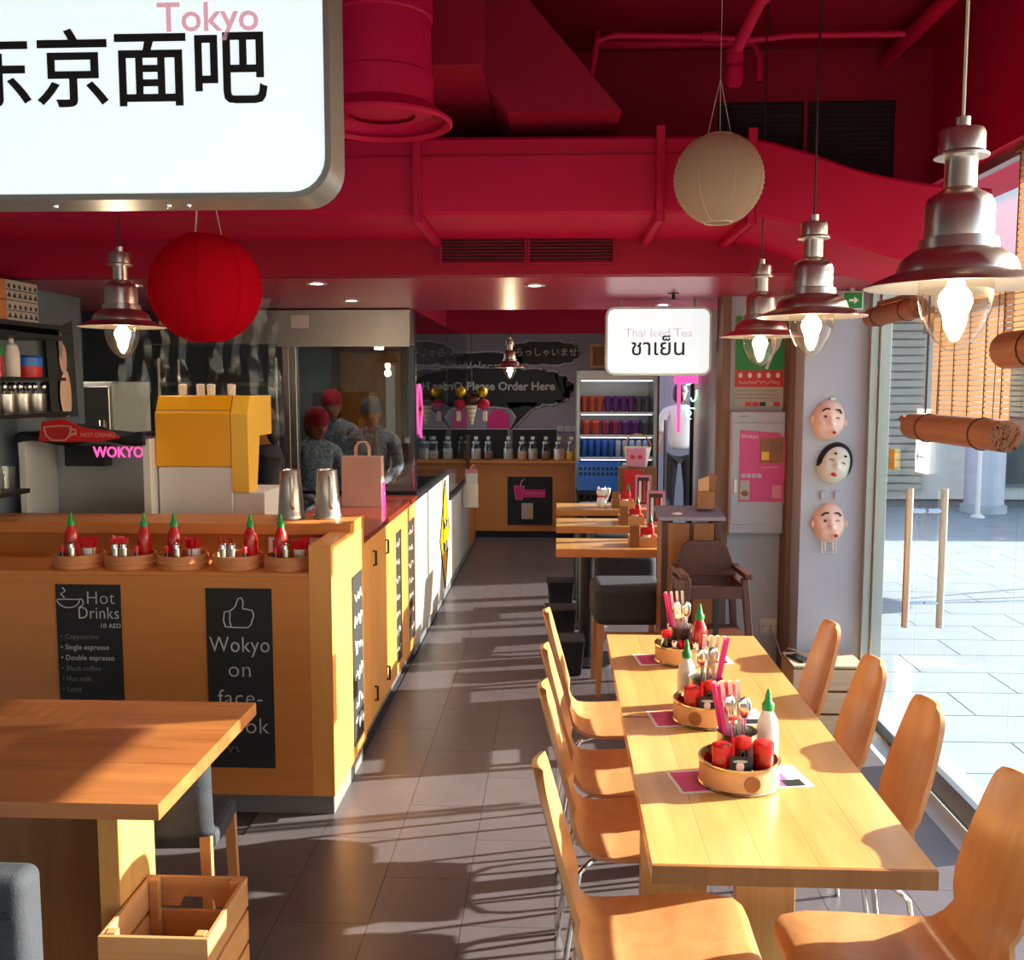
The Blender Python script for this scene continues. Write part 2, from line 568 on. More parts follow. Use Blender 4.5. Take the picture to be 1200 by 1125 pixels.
# wavy air duct in front of the bulkhead
cv = [(-2.6, 2.64, 2.36), (0.50, 2.627, 2.347), (0.64, 2.622, 2.34), (0.76, 2.604, 2.328), (0.92, 2.558, 2.286), (1.07, 2.505, 2.228), (1.25, 2.463, 2.178), (1.42, 2.44, 2.145), (1.56, 2.43, 2.13)]
def cr(t):
    for i in range(len(cv) - 1):
        if cv[i][0] <= t <= cv[i + 1][0]:
            p0, p1, p2, p3 = cv[max(i - 1, 0)], cv[i], cv[i + 1], cv[min(i + 2, len(cv) - 1)]
            u = (t - p1[0]) / (p2[0] - p1[0])
            if i == 0:
                return p1[1] + (p2[1] - p1[1]) * u, p1[2] + (p2[2] - p1[2]) * u
            return tuple(0.5 * (2 * p1[k] + (p2[k] - p0[k] if i > 1 else 2 * (p2[k] - p1[k]) * 0.3) * u + (2 * p0[k] - 5 * p1[k] + 4 * p2[k] - p3[k] if i > 1 else 0) * u * u + (3 * p1[k] - p0[k] - 3 * p2[k] + p3[k] if i > 1 else 0) * u ** 3) if i > 1 else p1[k] + (p2[k] - p1[k]) * u for k in (1, 2))
    return cv[-1][1], cv[-1][2]
xs = [-2.6, -0.6, 0.5] + [0.5 + 1.06 * i / 22 for i in range(1, 23)]
w = B()
vs, fs = [], []
for x in xs:
    zt, zb = cr(x)
    for y, z in ((3.70, zb), (3.69, zb + 0.012), (3.69, zt - 0.012), (3.70, zt), (4.30, zt), (4.30, zb)):
        vs.append((x, y, z))
for i in range(len(xs) - 1):
    for k in range(6):
        q = (k + 1) % 6
        fs.append((i * 6 + k, i * 6 + q, i * 6 + 6 + q, i * 6 + 6 + k))
fs += [tuple(range(6)), tuple(range((len(xs) - 1) * 6, len(xs) * 6))]
w.add(vs, fs)
duct = struct(w.out('ceiling_duct', 'pink', smooth=True, ang=30), 'pink air duct that dips in a wave towards the window')
for x in (-0.52, 0.37, 0.70):
    zt, zb = cr(x)
    B().box(x - 0.016, 3.665, zb - 0.03, x + 0.016, 3.69, zt + 0.03).box(x - 0.016, 3.665, zb - 0.03, x + 0.016, 4.28, zb - 0.002).out('bracket', 'pink', duct, bev=0.003)
bx('seam', 'pinkdark', duct, -2.6, 3.684, 2.56, 0.5, 3.69, 2.566)

def grille(name, label, x0, x1, z0, z1, y, n, split):
    g = thing(name, label, 'vent', (0.5 * (x0 + x1), y, z0))
    wd, hh = (x1 - x0) / 2, z1 - z0
    bx('backing', 'grille', g, -wd, -0.004, 0, wd, 0.0, hh)
    fr = B().box(-wd - .012, -0.02, -.012, wd + .012, 0, 0).box(-wd - .012, -0.02, hh, wd + .012, 0, hh + .012).box(-wd - .012, -0.02, 0, -wd, 0, hh).box(wd, -0.02, 0, wd + .012, 0, hh)
    if split:
        fr.box(-.008, -0.02, 0, .008, 0, hh)
    fr.out('frame', 'pinkdark', g)
    sm = B().hexa([(-wd, -0.018, 0), (wd, -0.018, 0), (wd, -0.005, 0.006), (-wd, -0.005, 0.006)], [(-wd, -0.018, 0.0025), (wd, -0.018, 0.0025), (wd, -0.005, 0.0085), (-wd, -0.005, 0.0085)]).mesh('slat', m['grille'] if split else m['pinkdark'])
    for i in range(n):
        share('slat', sm, g, (0, 0, hh * (i + 0.3) / n))
    return g
grille('ceiling_vent', 'dark slatted vent on the pink bulkhead, farther from the window', -0.50, -0.143, 2.25, 2.36, 4.30, 8, False)
grille('ceiling_vent', 'dark slatted vent on the pink bulkhead, nearer the window', -0.122, 0.235, 2.25, 2.36, 4.30, 8, False)
grille('wall_louvre', 'large black louvre high on the pink wall above the wavy duct', 0.665, 1.40, 2.48, 2.905, 4.30, 22, True)

# ceiling ducts and pipes
d = thing('round_duct', 'round pink air duct with a flared outlet', 'duct', (-0.53, 3.02, 2.50))
B().lathe([(0.155, 0.04), (0.155, 0.14), (0.15, 0.145), (0.15, 0.3), (0.155, 0.305), (0.155, 0.45), (0.15, 0.455), (0.15, 0.62)], 28).out('pipe', 'pink', d, smooth=True)
B().lathe([(0.19, 0.012), (0.205, 0.0), (0.212, 0.004), (0.212, 0.012), (0.156, 0.055), (0.150, 0.05), (0.1, 0.03)], 32, cap=False).out('flange', 'pink', d, smooth=True)
B().cyl(0, 0, 0.045, 0.05, 0.152, n=24).out('damper', 'pinkdark', d)
d = thing('box_duct', 'large square pink duct with a slanting side under the ceiling', 'duct', (0, 0, 2.7))
bx('trunk', 'pinkdark', d, -1.35, 3.30, 0.06, -0.25, 4.28, 0.42, bev=0.004)
B().prism([(-0.25, 0.06), (-0.25, 0.42), (-0.16, 0.42), (0.22, -0.02), (-0.18, -0.02)], 'y', 3.55, 4.28).out('transition', 'pinkdark', d)
def pipe(label, pts, r, joints=()):
    p = thing('pipe', label, 'pipe', pts[0])
    o = Vector(pts[0])
    q = [Vector(v) - o for v in pts]
    B().tube(q, r, 10).out('run', 'pink', p, smooth=True)
    for j in joints:
        jj = Vector(j[0]) - o
        dd = Vector(j[1]).normalized() * 0.03
        B().tube([jj - dd, jj + dd], r * 1.45, 10).out('coupling', 'pink', p, smooth=True)
    return p
pipe('thin pink pipe running across under the high ceiling', [(0.12, 3.75, 2.86), (0.14, 3.75, 2.98), (0.2, 3.75, 3.0), (0.55, 3.75, 2.99), (0.7, 3.75, 2.975), (0.85, 3.75, 2.99), (1.25, 3.75, 2.99)], 0.012, [((0.55, 3.75, 2.99), (1, 0, 0))])
pipe('pink sprinkler pipe bending down beside the white lantern', [(0.72, 3.1, 3.12), (0.66, 3.3, 2.98), (0.60, 3.5, 2.85), (0.60, 3.5, 2.74)], 0.02, [((0.66, 3.3, 2.98), (-0.3, 1, -0.6)), ((0.60, 3.5, 2.83), (0, 0, 1)), ((0.60, 3.5, 2.78), (0, 0, 1))])
pipe('pink pipe along the ceiling beside the shop window', [(1.35, 1.2, 3.06), (1.35, 4.28, 3.06)], 0.03)
pipe('pink overflow pipe looping above the duct', [(0.15, 4.0, 3.10), (0.15, 4.0, 3.05), (0.75, 4.0, 3.05), (0.78, 4.0, 3.0), (0.78, 4.0, 2.9)], 0.016)
sm_ = thing('smoke_detector', 'round white smoke detector on the high ceiling', 'detector', (-0.04, 3.15, 3.12))
B().lathe([(0.055, 0), (0.058, -0.02), (0.05, -0.035)], 20).out('body', 'white', sm_, smooth=True)
B().lathe([(0.035, -0.035), (0.03, -0.05)], 16).out('sensor', 'offw', sm_, smooth=True)
def downlight(x, y, label, z=2.2, watts=9.0):
    t = thing('downlight', label, 'light', (x, y, z))
    l = bpy.data.lights.new('downlight_beam', 'SPOT')
    l.energy = watts
    l.color = (1.0, 0.88, 0.74)
    l.spot_size = R(120)
    l.spot_blend = 0.8
    l.shadow_soft_size = 0.03
    lo = bpy.data.objects.new('downlight_beam', l)
    C.objects.link(lo)
    lo.parent = t
    lo.location = (0, 0, -0.012)
    B().lathe([(0.03, -0.001), (0.05, -0.001), (0.05, -0.006), (0.03, -0.004)], 18, cap=False).out('ring', 'white', t, smooth=True)
    B().cyl(0, 0, -0.004, -0.001, 0.028, n=16).out('lens', 'downl', t)
downlight(-1.13, 4.62, 'lit downlight in the pink ceiling just right of the red lantern')
downlight(-2.03, 4.66, 'lit downlight in the pink ceiling left of the counter lamp')
downlight(-1.16, 5.54, 'lit downlight in the pink ceiling in front of the steel hood')
downlight(-0.11, 4.75, 'lit downlight in the pink ceiling below the vents')
downlight(0.62, 5.9, 'lit downlight in the pink ceiling behind the small lit sign')
for i, (x, y) in enumerate(((-0.3, 9.3), (0.5, 9.0), (-0.9, 10.6), (0.1, 10.6))):  # out-of-view downlights added to brighten the back of the room
    downlight(x, y, 'added fill light in the raised rear ceiling, %s one' % ['aisle side nearer', 'window side nearer', 'counter side farther', 'fridge side farther'][i], 2.8, 22.0)
for i, (x, y) in enumerate(((-2.2, 7.3), (-1.5, 7.9), (-3.2, 6.0))):  # more unseen ceiling lights, added to lift the dim kitchen
    downlight(x, y, 'added fill light in the kitchen ceiling, %s' % ['above the rack', 'above the wooden door', 'above the freezer'][i], 2.8 if y > 6.4 else 2.2, 16.0)
sp = thing('sprinkler', 'small dark sprinkler head above the hanging lit sign', 'sprinkler', (0.60, 5.2, 2.2))
B().lathe([(0.03, 0), (0.03, -0.004), (0.008, -0.006), (0.008, -0.03)], 12).out('body', 'dkmetal', sp)
B().cyl(0, 0, -0.036, -0.033, 0.022, n=12).out('deflector', 'dkmetal', sp)

# column, service cabinet wall
col = struct(B().box(1.25, 5.07, 0, 1.575, 5.55, 2.2).out('wall_column', 'grey', bev=0.004), 'pale grey column carrying the masks')
struct(B().box(0.93, 5.40, 0, 1.25, 5.55, 2.2).out('wall_service', 'grey'), 'pale grey wall behind the electrical cabinet')
struct(B().box(1.222, 5.25, 0, 1.25, 5.40, 2.2).out('trim_3', 'post'), 'brown wooden strip beside the column')
struct(B().box(0.885, 5.36, 0, 0.93, 5.55, 2.2).out('trim_4', 'post'), 'weathered wooden corner post')
struct(B().box(1.565, 5.02, 0, 1.605, 5.10, 2.2).box(1.605, 5.0, 0, 1.66, 5.10, 2.56).box(1.60, 5.10, 0, 1.68, 5.62, 2.85).out('trim_5', 'alu', bev=0.003), 'metal jamb beside the glass door')

# shop window and door along the right
def window(n, label, y0, y1, z0=0.03, z1=2.52):
    t = thing('window_%d' % n, label, None, (1.62, y0, z0))
    del t['label']
    t['label'] = label
    t['kind'] = 'structure'
    h, l = z1 - z0, y1 - y0
    bx('pane', 'glass', t, -0.006, 0.004, 0.0, 0.006, l - 0.004, h)
    B().box(-0.02, 0, h, 0.02, l, h + 0.05).out('head_frame', 'alu', t, bev=0.003)
    B().box(-0.02, 0, -0.03, 0.02, l, 0.0).out('sill_frame', 'dkmetal', t, bev=0.003)
    return t
window(1, 'tall frameless shop window pane nearest the camera', -1.4, 1.55)
window(2, 'tall shop window pane behind the dining table', 1.56, 3.50)
t = window(3, 'narrow glass sidelight by the metal jamb', 4.44, 5.0)
t = window(4, 'glass transom above the glass door', 3.51, 4.43, 2.06, 2.52)
struct(B().box(1.50, -1.5, -0.12, 1.60, 5.0, 0.0).out('sill_strip', 'stone'), 'pale stone threshold inside the glass')
struct(B().box(1.60, -1.5, -0.12, 1.66, 5.0, -0.002).out('floor_track', 'dkmetal'), 'dark metal floor track under the glass')
struct(B().box(1.66, -1.5, -0.12, 1.84, 9.2, -0.012).out('kerb_strip', 'stone'), 'pale stone strip along the outside of the glass')
dr = thing('door_1', 'frameless glass door with long bar handles', None, (1.62, 3.51, 0.015))
dr['kind'] = 'structure'
bx('pane', 'glass', dr, -0.006, 0.004, 0.01, 0.006, 0.915, 2.03)
bx('patch_fitting', 'steel', dr, -0.018, 0.80, 1.93, 0.018, 0.92, 2.035, bev=0.002)
bx('bottom_rail', 'steel', dr, -0.016, 0.0, 0.0, 0.016, 0.92, 0.09, bev=0.002)
for sx in (-1, 1):
    h = B().tube([(sx * 0.075, 0.84, 0.64), (sx * 0.075, 0.84, 1.26)], 0.016, 12).out('handle', 'steel', dr, smooth=True)
    for z in (0.75, 1.16):
        B().tube([(sx * 0.006, 0.84, z), (sx * 0.075, 0.84, z)], 0.009, 8).out('standoff', 'chrome', h, smooth=True)
nz = tag(bx('door_notice', 'notice', None, 1.598, 4.32, 1.34, 1.6135, 4.45, 1.62), 'white opening hours notice taped inside the glass door', 'notice')
for i, z in enumerate((1.565, 1.515, 1.47)):
    scrib(nz, 'inkgrey', 4.345, 4.425, z, 0.025, 1.597, 'x', 5, 0.0022, 'lettering', i)
B().tube([(1.597, 4.345, 1.41), (1.597, 4.43, 1.41)], 0.003, 5).tube([(1.597, 4.41, 1.425), (1.597, 4.43, 1.41), (1.597, 4.41, 1.395)], 0.003, 5).out('printed_arrow', 'ink', nz)
st = tag(bx('sticker', 'yellowl', None, 1.612, 4.76, 1.32, 1.6135, 4.84, 1.42), 'small yellow sticker on the glass sidelight', 'sticker')

# rear right glazing (lets the sun across the aisle further back)
for i, (a, b) in enumerate(((5.62, 6.5), (6.56, 7.4), (7.46, 8.3), (8.36, 9.16))):
    t = thing('window_%d' % (5 + i), ['first', 'second', 'third', 'fourth'][i] + ' rear window pane beyond the column', None, (1.65, a, 0.03))
    t['kind'] = 'structure'
    bx('pane', 'tinted', t, -0.006, 0, 0, 0.006, b - a, 2.2)
    bx('mullion', 'alu', t, -0.03, b - a, 0, 0.03, b - a + 0.06, 2.25)
    bx('head_frame', 'alu', t, -0.03, 0, 2.2, 0.03, b - a + 0.06, 2.8)
struct(B().box(1.50, 5.55, -0.12, 1.66, 9.2, -0.001).out('sill_strip_rear', 'stone'), 'stone threshold under the rear windows')

# rear door
struct(B().box(1.06, 11.3, 0, 1.15, 11.6, 2.33).out('trim_6', 'counter'), 'wooden post beside the rear door')
rd = thing('door_2', 'rear glass door with a tall chrome handle', None, (1.16, 11.5, 0.01))
rd['kind'] = 'structure'
bx('pane', 'glass', rd, 0.02, -0.006, 0.03, 0.38, 0.006, 2.2)
B().box(0, -0.02, 0, 0.02, 0.02, 2.25).box(0.38, -0.02, 0, 0.42, 0.02, 2.25).box(0, -0.02, 2.2, 0.42, 0.02, 2.25).out('frame', 'dkmetal', rd)
hd = B().tube([(0.09, -0.06, 0.45), (0.09, -0.06, 1.32)], 0.018, 10).out('handle', 'white', rd, smooth=True)
for z in (0.55, 1.16):
    B().tube([(0.09, -0.06, z), (0.09, -0.006, z)], 0.01, 8).out('standoff', 'chrome', hd)
ng = thing('neon_sign', 'pink and green neon sign hanging in the rear doorway', 'sign', (1.45, 11.2, 1.2))
B().box(-0.13, -0.01, 0.55, 0.13, 0.01, 0.72).out('panel', 'neonp', ng)
B().tube([(-0.08, 0, 0), (-0.08, 0, 0.56)], 0.02, 8).out('pink_tube', 'neonp', ng)
text('lettering', 'で\nい\n す', 0.19, 'neong', ng, (0.05, 0, 0.48), (pi / 2, 0, pi), align='CENTER', depth=0.006).location = (0.055, 0, 0.40)
struct(B().box(0.6, 11.72, -0.14, 3.5, 22, -0.01).out('pavement_rear', 'pave'), 'paved yard beyond the rear door')
struct(B().box(0.4, 13.6, 0, 3.6, 13.8, 3.0).out('wall_yard', 'greyd'), 'grey wall across the yard beyond the rear door')

# ------------------------------------------------------------------ the front counter
bar = thing('front_counter', 'orange wood counter with chalkboards and a condiment ledge', 'counter', (-0.88, 3.75, 0))
bx('kick_board', 'kick', bar, -1.68, 0.03, 0, -0.012, 0.62, 0.085)
bx('front_panel', 'counter', bar, -1.70, 0, 0.085, -0.09, 0.05, 0.975, bev=0.002)
bx('ledge', 'counter', bar, -1.70, 0, 0.975, -0.09, 0.44, 0.99, bev=0.002)
bx('niche_back', 'counter', bar, -1.70, 0.42, 0.99, -0.09, 0.45, 1.09)
bx('top_slab', 'counter', bar, -1.70, 0.37, 1.085, 0.0, 0.66, 1.135, bev=0.003)
ep = B().prism([(0, 0.085), (0.65, 0.085), (0.65, 1.085), (0.37, 1.085), (0.37, 1.10), (0.0, 1.10)], 'x', -0.09, 0.0).out('end_block', 'countery', bar, bev=0.002)
bx('body', 'countery', bar, -1.70, 0.45, 0.085, -0.09, 0.66, 1.085)
for (x0, x1, z0, z1) in ((-1.106, -0.844, 0.40, 0.938), (-0.502, -0.239, 0.20, 0.928)):
    bx('chalkboard', 'blackm', bar, x0, -0.004, z0, x1, 0.0, z1)
sb = bx('side_chalkboard', 'blackm', bar, 0.0, 0.37, 0.15, 0.004, 0.575, 0.90)
for i, z in enumerate((0.80, 0.70, 0.58, 0.46, 0.34, 0.24)):
    scrib(bar, 'chalk', 0.39, 0.55, z, 0.07, 0.006, 'x', 4, 0.004, 'chalk_lettering', i)
# chalk writing
def chalk(body, size, x, z, mat='chalk', align='CENTER', weight=-0.0012, sx=1.0):
    return text('chalk_lettering', body, size, mat, bar, (x, -0.0052, z), FRONT, align, weight, sx=sx, space=1.05)
chalk('Hot', 0.075, -0.925, 0.883, sx=0.95)
chalk('Drinks', 0.070, -0.935, 0.822, sx=0.85, weight=-0.0006)
chalk('10 AED', 0.026, -0.888, 0.772, weight=0.0)
for i, (s, mt) in enumerate((('Cappuccino', 'chalkd'), ('Single espresso', 'chalk'), ('Double espresso', 'chalk'), ('Black coffee', 'chalkd'), ('Hot milk', 'chalkd'), ('Latté', 'chalkd'))):
    chalk('• ' + s, 0.030, -1.094, 0.727 - i * 0.043, mt, 'LEFT', weight=0.0, sx=0.92)
chalk('Wokyo', 0.090, -0.370, 0.700, sx=0.86, weight=-0.0006)
chalk('on', 0.092, -0.372, 0.60)
chalk('face-', 0.092, -0.372, 0.485)
chalk('book', 0.092, -0.360, 0.37)
scrib(bar, 'chalkd', -0.46, -0.38, 0.275, 0.03, -0.0052, 'y', 4, 0.0018, 'chalk_lettering', 5)
def stroke(pts, r=0.0022, mat='chalk'):
    return B().tube([(x, -0.005, z) for x, z in pts], r, 5).out('chalk_drawing', mat, bar)
stroke([(-1.055 + 0.045 * math.cos(a), 0.875 + 0.03 * math.sin(a)) for a in [pi + pi * i / 10 for i in range(11)]] + [(-1.01, 0.878), (-1.10, 0.878)])
stroke([(-1.01 + 0.016 * math.sin(a), 0.866 + 0.016 * math.cos(a)) for a in [pi * i / 6 for i in range(7)]])
stroke([(-1.07, 0.885), (-1.085, 0.90), (-1.065, 0.912), (-1.078, 0.926)])
th = [(-0.425, 0.775), (-0.395, 0.772), (-0.335, 0.772), (-0.322, 0.785), (-0.318, 0.80), (-0.312, 0.815), (-0.312, 0.83), (-0.318, 0.842), (-0.355, 0.848), (-0.352, 0.875), (-0.358, 0.892), (-0.372, 0.888), (-0.385, 0.855), (-0.405, 0.838), (-0.428, 0.834), (-0.432, 0.80), (-0.425, 0.775)]
stroke(th, 0.0026)
stroke([(-0.405, 0.838), (-0.408, 0.80), (-0.402, 0.773)], 0.0022)

# steaming-basket style condiment trays on the ledge
bask = B().lathe([(0.100, 0.0), (0.100, 0.018), (0.103, 0.02), (0.103, 0.024), (0.100, 0.026), (0.100, 0.055), (0.094, 0.055), (0.094, 0.010), (0.0, 0.010)], 28, cap=False).mesh('basket_wall', m['steam'], True)
bb = B().cyl(0, 0, 0.001, 0.006, 0.095, n=24).mesh('basket_base', m['steam'])
def sriracha_meshes(h=0.2):
    return [('bottle_body', B().lathe([(0.0, 0), (0.026, 0.0), (0.028, 0.004), (0.028, 0.10), (0.024, 0.125), (0.014, 0.145), (0.013, 0.155)], 16).mesh('bottle_body', m['sauce'], True)),
            ('cap', B().lathe([(0.016, 0.150), (0.016, 0.165), (0.010, 0.172), (0.007, 0.19), (0.003, 0.205)], 14).mesh('cap', m['green'], True)),
            ('label_print', B().lathe([(0.0283, 0.03), (0.0283, 0.075)], 16, cap=False).mesh('label_print', m['red'], True))]
SR = sriracha_meshes()
clearb = [('bottle_body', B().lathe([(0.0, 0), (0.026, 0.0), (0.028, 0.004), (0.028, 0.10), (0.024, 0.125), (0.014, 0.145), (0.013, 0.155)], 16).mesh('bottle_body', m['paper'], True)), SR[1]]
def make(name, label, cat, parts, loc, rz=0.0, group=None, rot=None, scale=None):
    t = thing(name, label, cat, loc, rz, group)
    if rot:
        t.rotation_euler = rot
    if scale:
        t.scale = (scale, scale, scale)
    for n, me in parts:
        share(n, me, t)
    return t
NECK = ['leftmost', 'second', 'middle', 'fourth', 'rightmost']
shk = [('jar', B().lathe([(0, 0), (0.012, 0), (0.012, 0.062), (0.011, 0.066)], 12).mesh('jar', m['steel'], True)), ('cap', B().lathe([(0.0125, 0.062), (0.0125, 0.075), (0.006, 0.08)], 12).mesh('cap', m['chrome'], True))]
SACH = [('paper_cup', B().lathe([(0.015, 0), (0.022, 0.05), (0.021, 0.05), (0.014, 0.003)], 12).mesh('paper_cup', m['paper'], True))]
pk = B()
for i in range(7):
    a = i * 0.9
    x, y = 0.012 * math.cos(a), 0.012 * math.sin(a)
    pk.hexa([(x - .008, y - .001, 0.02), (x + .008, y - .001, 0.02), (x + .008, y + .001, 0.02), (x - .008, y + .001, 0.02)], [(x * 1.7 - .009, y * 1.7 - .001, 0.075 + .006 * (i % 3)), (x * 1.7 + .009, y * 1.7 - .001, 0.075 + .004 * (i % 2)), (x * 1.7 + .009, y * 1.7 + .001, 0.075), (x * 1.7 - .009, y * 1.7 + .001, 0.078)])
SACH.append(('sachets', pk.mesh('sachets', m['red'])))
fls = [('flask_body', B().lathe([(0, 0), (0.015, 0), (0.016, 0.01), (0.015, 0.03), (0.008, 0.05), (0.008, 0.058)], 12).mesh('flask_body', m['soy'], True)), ('cap', B().lathe([(0.010, 0.055), (0.010, 0.075), (0.008, 0.08)], 12).mesh('cap', m['red'], True))]
for i, px in enumerate((-1.945, -1.730, -1.515, -1.290, -1.075)):
    make('bamboo_tray', '%s round bamboo condiment tray on the counter ledge' % NECK[i], 'tray', [('basket_wall', bask), ('basket_base', bb)], (px, 3.87, 0.9906), 0.3 * i, 'bamboo trays on the ledge')
    z = 1.0012
    q = -1 if i in (1, 3) else 1            # which way round the tray is filled
    make('chilli_sauce_bottle', 'green capped chilli sauce bottle in the %s bamboo tray' % NECK[i], 'bottle', SR, (px - q * 0.045, 3.90, z), 0.5 * i, 'chilli bottles on the ledge')
    make('sachet_cup', 'paper cup of red sachets in the %s bamboo tray' % NECK[i], 'cup', SACH, (px + q * 0.045, 3.865, z), 0.7 * i, 'sachet cups on the ledge', scale=1.35)
    for k in range((1, 2, 1, 2, 1)[i]):
        make('shaker', 'small steel shaker in the %s bamboo tray' % NECK[i] + (', %s of two' % ['first', 'second'][k] if i in (1, 3) else ''), 'shaker', shk, (px + q * 0.036 * k, 3.81 - 0.002 * k, z), 0, 'steel shakers on the ledge', scale=1.2)
    make('sauce_flask', 'little soy flask with red cap in the %s bamboo tray' % NECK[i], 'bottle', fls, (px - q * 0.045, 3.82, z), 0, 'soy flasks on the ledge')
for k, x in enumerate((-1.20, -1.02)):
    c = tag(bx('loyalty_card', 'paper', None, x - 0.045, 4.145, 0.991, x + 0.04, 4.150, 1.07), ['white printed card standing behind the fourth bamboo tray', 'white printed card standing behind the rightmost bamboo tray'][k], 'card')
    text('lettering', ['R', 'J'][k], 0.07, 'ink', c, (x - 0.01, 4.1445, 1.03))

# tall steel jugs on the counter end
jug = [('body', B().lathe([(0, 0.004), (0.058, 0.004), (0.061, 0.0), (0.062, 0.012), (0.058, 0.02), (0.044, 0.212), (0.046, 0.216), (0.042, 0.213), (0.040, 0.20), (0.052, 0.03)], 28, cap=False).mesh('body', m['steel'], True)),
       ('handle', B().tube([(0.043, -0.015, 0.19), (0.075, -0.03, 0.188), (0.080, -0.03, 0.16), (0.078, -0.03, 0.07), (0.057, -0.015, 0.05)], 0.008, 8).mesh('handle', m['steel'], True)),
       ('spout', B().hexa([(-0.036, -0.012, 0.195), (-0.036, 0.012, 0.195), (-0.040, 0.012, 0.19), (-0.040, -0.012, 0.19)], [(-0.042, -0.016, 0.214), (-0.042, 0.016, 0.214), (-0.055, 0.006, 0.218), (-0.055, -0.006, 0.218)]).mesh('spout', m['steel']))]
make('steel_jug', 'tall tapered steel jug on the counter, nearer the yellow machine', 'jug', jug, (-1.18, 4.28, 1.135), -0.9, 'steel jugs')
make('steel_jug', 'tall tapered steel jug on the counter, nearer the paper bag', 'jug', jug, (-1.02, 4.30, 1.135), -0.8, 'steel jugs')

# ------------------------------------------------------------------ service counter behind it
def sidepanel(parent, name, y0, y1, z0, z1, mat, x=-0.9, t=0.02, bev=0.002):
    return bx(name, mat, parent, x - t, y0, z0, x, y1, z1, bev=bev)
sc_ = thing('service_counter', 'long wooden service counter with cupboard doors facing the aisle', 'counter', (0, 0, 0))
bx('body', 'countery', sc_, -1.35, 4.41, 0.08, -0.925, 6.14, 0.998)
bx('body', 'countery', sc_, -2.58, 4.41, 0.08, -1.36, 4.98, 0.998)
bx('plinth', 'kick', sc_, -1.33, 4.41, 0, -0.935, 6.14, 0.08)
bx('worktop', 'ctop', sc_, -1.38, 4.41, 0.998, -0.885, 6.14, 1.03, bev=0.003)
bx('worktop', 'ctop', sc_, -2.58, 4.41, 0.998, -1.381, 5.0, 1.03, bev=0.003)
for i, (a, b) in enumerate(((4.415, 4.655), (4.66, 4.855), (4.865, 5.40), (5.60, 5.87), (6.125, 6.14))):
    dd = bx('door', 'countery', sc_, -0.925, a, 0.085, -0.900, b, 0.99, bev=0.002)
    if i in (1, 2):
        for z in (0.88, 0.20):
            y = (4.72, 5.07)[i - 1]
            B().tube([(-0.9, y, z - .035), (-0.885, y, z - .035), (-0.885, y, z + .035), (-0.9, y, z + .035)], 0.006, 6).out('handle', 'dkmetal', dd)
for i, (a, b) in enumerate(((5.405, 5.595), (5.875, 6.12))):
    bx('door_frame', 'countery', sc_, -0.925, a, 0.085, -0.900, b, 0.14)
    bx('door_frame', 'countery', sc_, -0.925, a, 0.90, -0.900, b, 0.99)
    k = bx('chalkboard', 'blackm', sc_, -0.925, a, 0.14, -0.908, b, 0.90)
    for q in range(7):
        scrib(k, 'chalk', a + 0.03, b - 0.03, 0.82 - q * 0.1, 0.05, -0.906, 'x', 4, 0.003, 'chalk_lettering', q + 10)
w1 = thing('panel_counter', 'counter with tall white panel and yellow diamond facing the aisle', 'counter', (0, 0, 0))
bx('body', 'offw', w1, -1.15, 6.15, 0.08, -0.92, 8.09, 1.0)
bx('white_panel', 'offw', w1, -0.92, 6.15, 0.085, -0.900, 8.09, 0.985, bev=0.002)
bx('plinth', 'alu', w1, -1.13, 6.15, 0, -0.91, 8.09, 0.08)
bx('worktop', 'dkmetal', w1, -1.17, 6.15, 1.0, -0.885, 8.10, 1.03, bev=0.003)
ym = B().prism([(7.76, 0.10), (8.06, 0.53), (7.78, 0.97), (7.44, 0.53)], 'x', -0.9, -0.897).out('diamond', 'yellow', w1)
B().tube([(-0.8965, 7.76, 0.10), (-0.8965, 8.06, 0.53), (-0.8965, 7.78, 0.97), (-0.8965, 7.44, 0.53), (-0.8965, 7.76, 0.10)], 0.006, 5).out('outline', 'ink', ym)
for q in range(2):
    scrib(ym, 'ink', 7.63, 7.90, 0.62 - q * 0.18, 0.13, -0.895, 'x', 3, 0.008, 'lettering', q)
w2 = thing('panel_counter', 'lower white panelled counter beyond the yellow diamond', 'counter', (0, 0, 0))
bx('body', 'offw', w2, -1.15, 8.11, 0.08, -0.92, 9.86, 0.77)
bx('white_panel', 'offw', w2, -0.92, 8.11, 0.085, -0.900, 9.86, 0.765, bev=0.002)
bx('plinth', 'alu', w2, -1.13, 8.11, 0, -0.91, 9.86, 0.08)
bx('worktop', 'dkmetal', w2, -1.17, 8.11, 0.77, -0.885, 9.87, 0.80, bev=0.003)
w3 = thing('gate_counter', 'narrow slatted wooden counter end near the rear wall', 'counter', (0, 0, 0))
for k in range(3):
    bx('plank', 'countery', w3, -0.93, 9.89 + k * 0.30, 0.06, -0.9, 10.17 + k * 0.30, 0.86, bev=0.003)
bx('rail', 'countery', w3, -0.95, 9.88, 0.78, -0.93, 10.78, 0.84)
bx('plinth', 'alu', w3, -0.95, 9.88, 0.0, -0.91, 10.78, 0.06)
wp = tag(B().box(-0.96, 9.92, 0.86, -0.89, 9.99, 1.22).out('timber_post', 'dwood', bev=0.003), 'short dark timber post standing on the counter end', 'post')

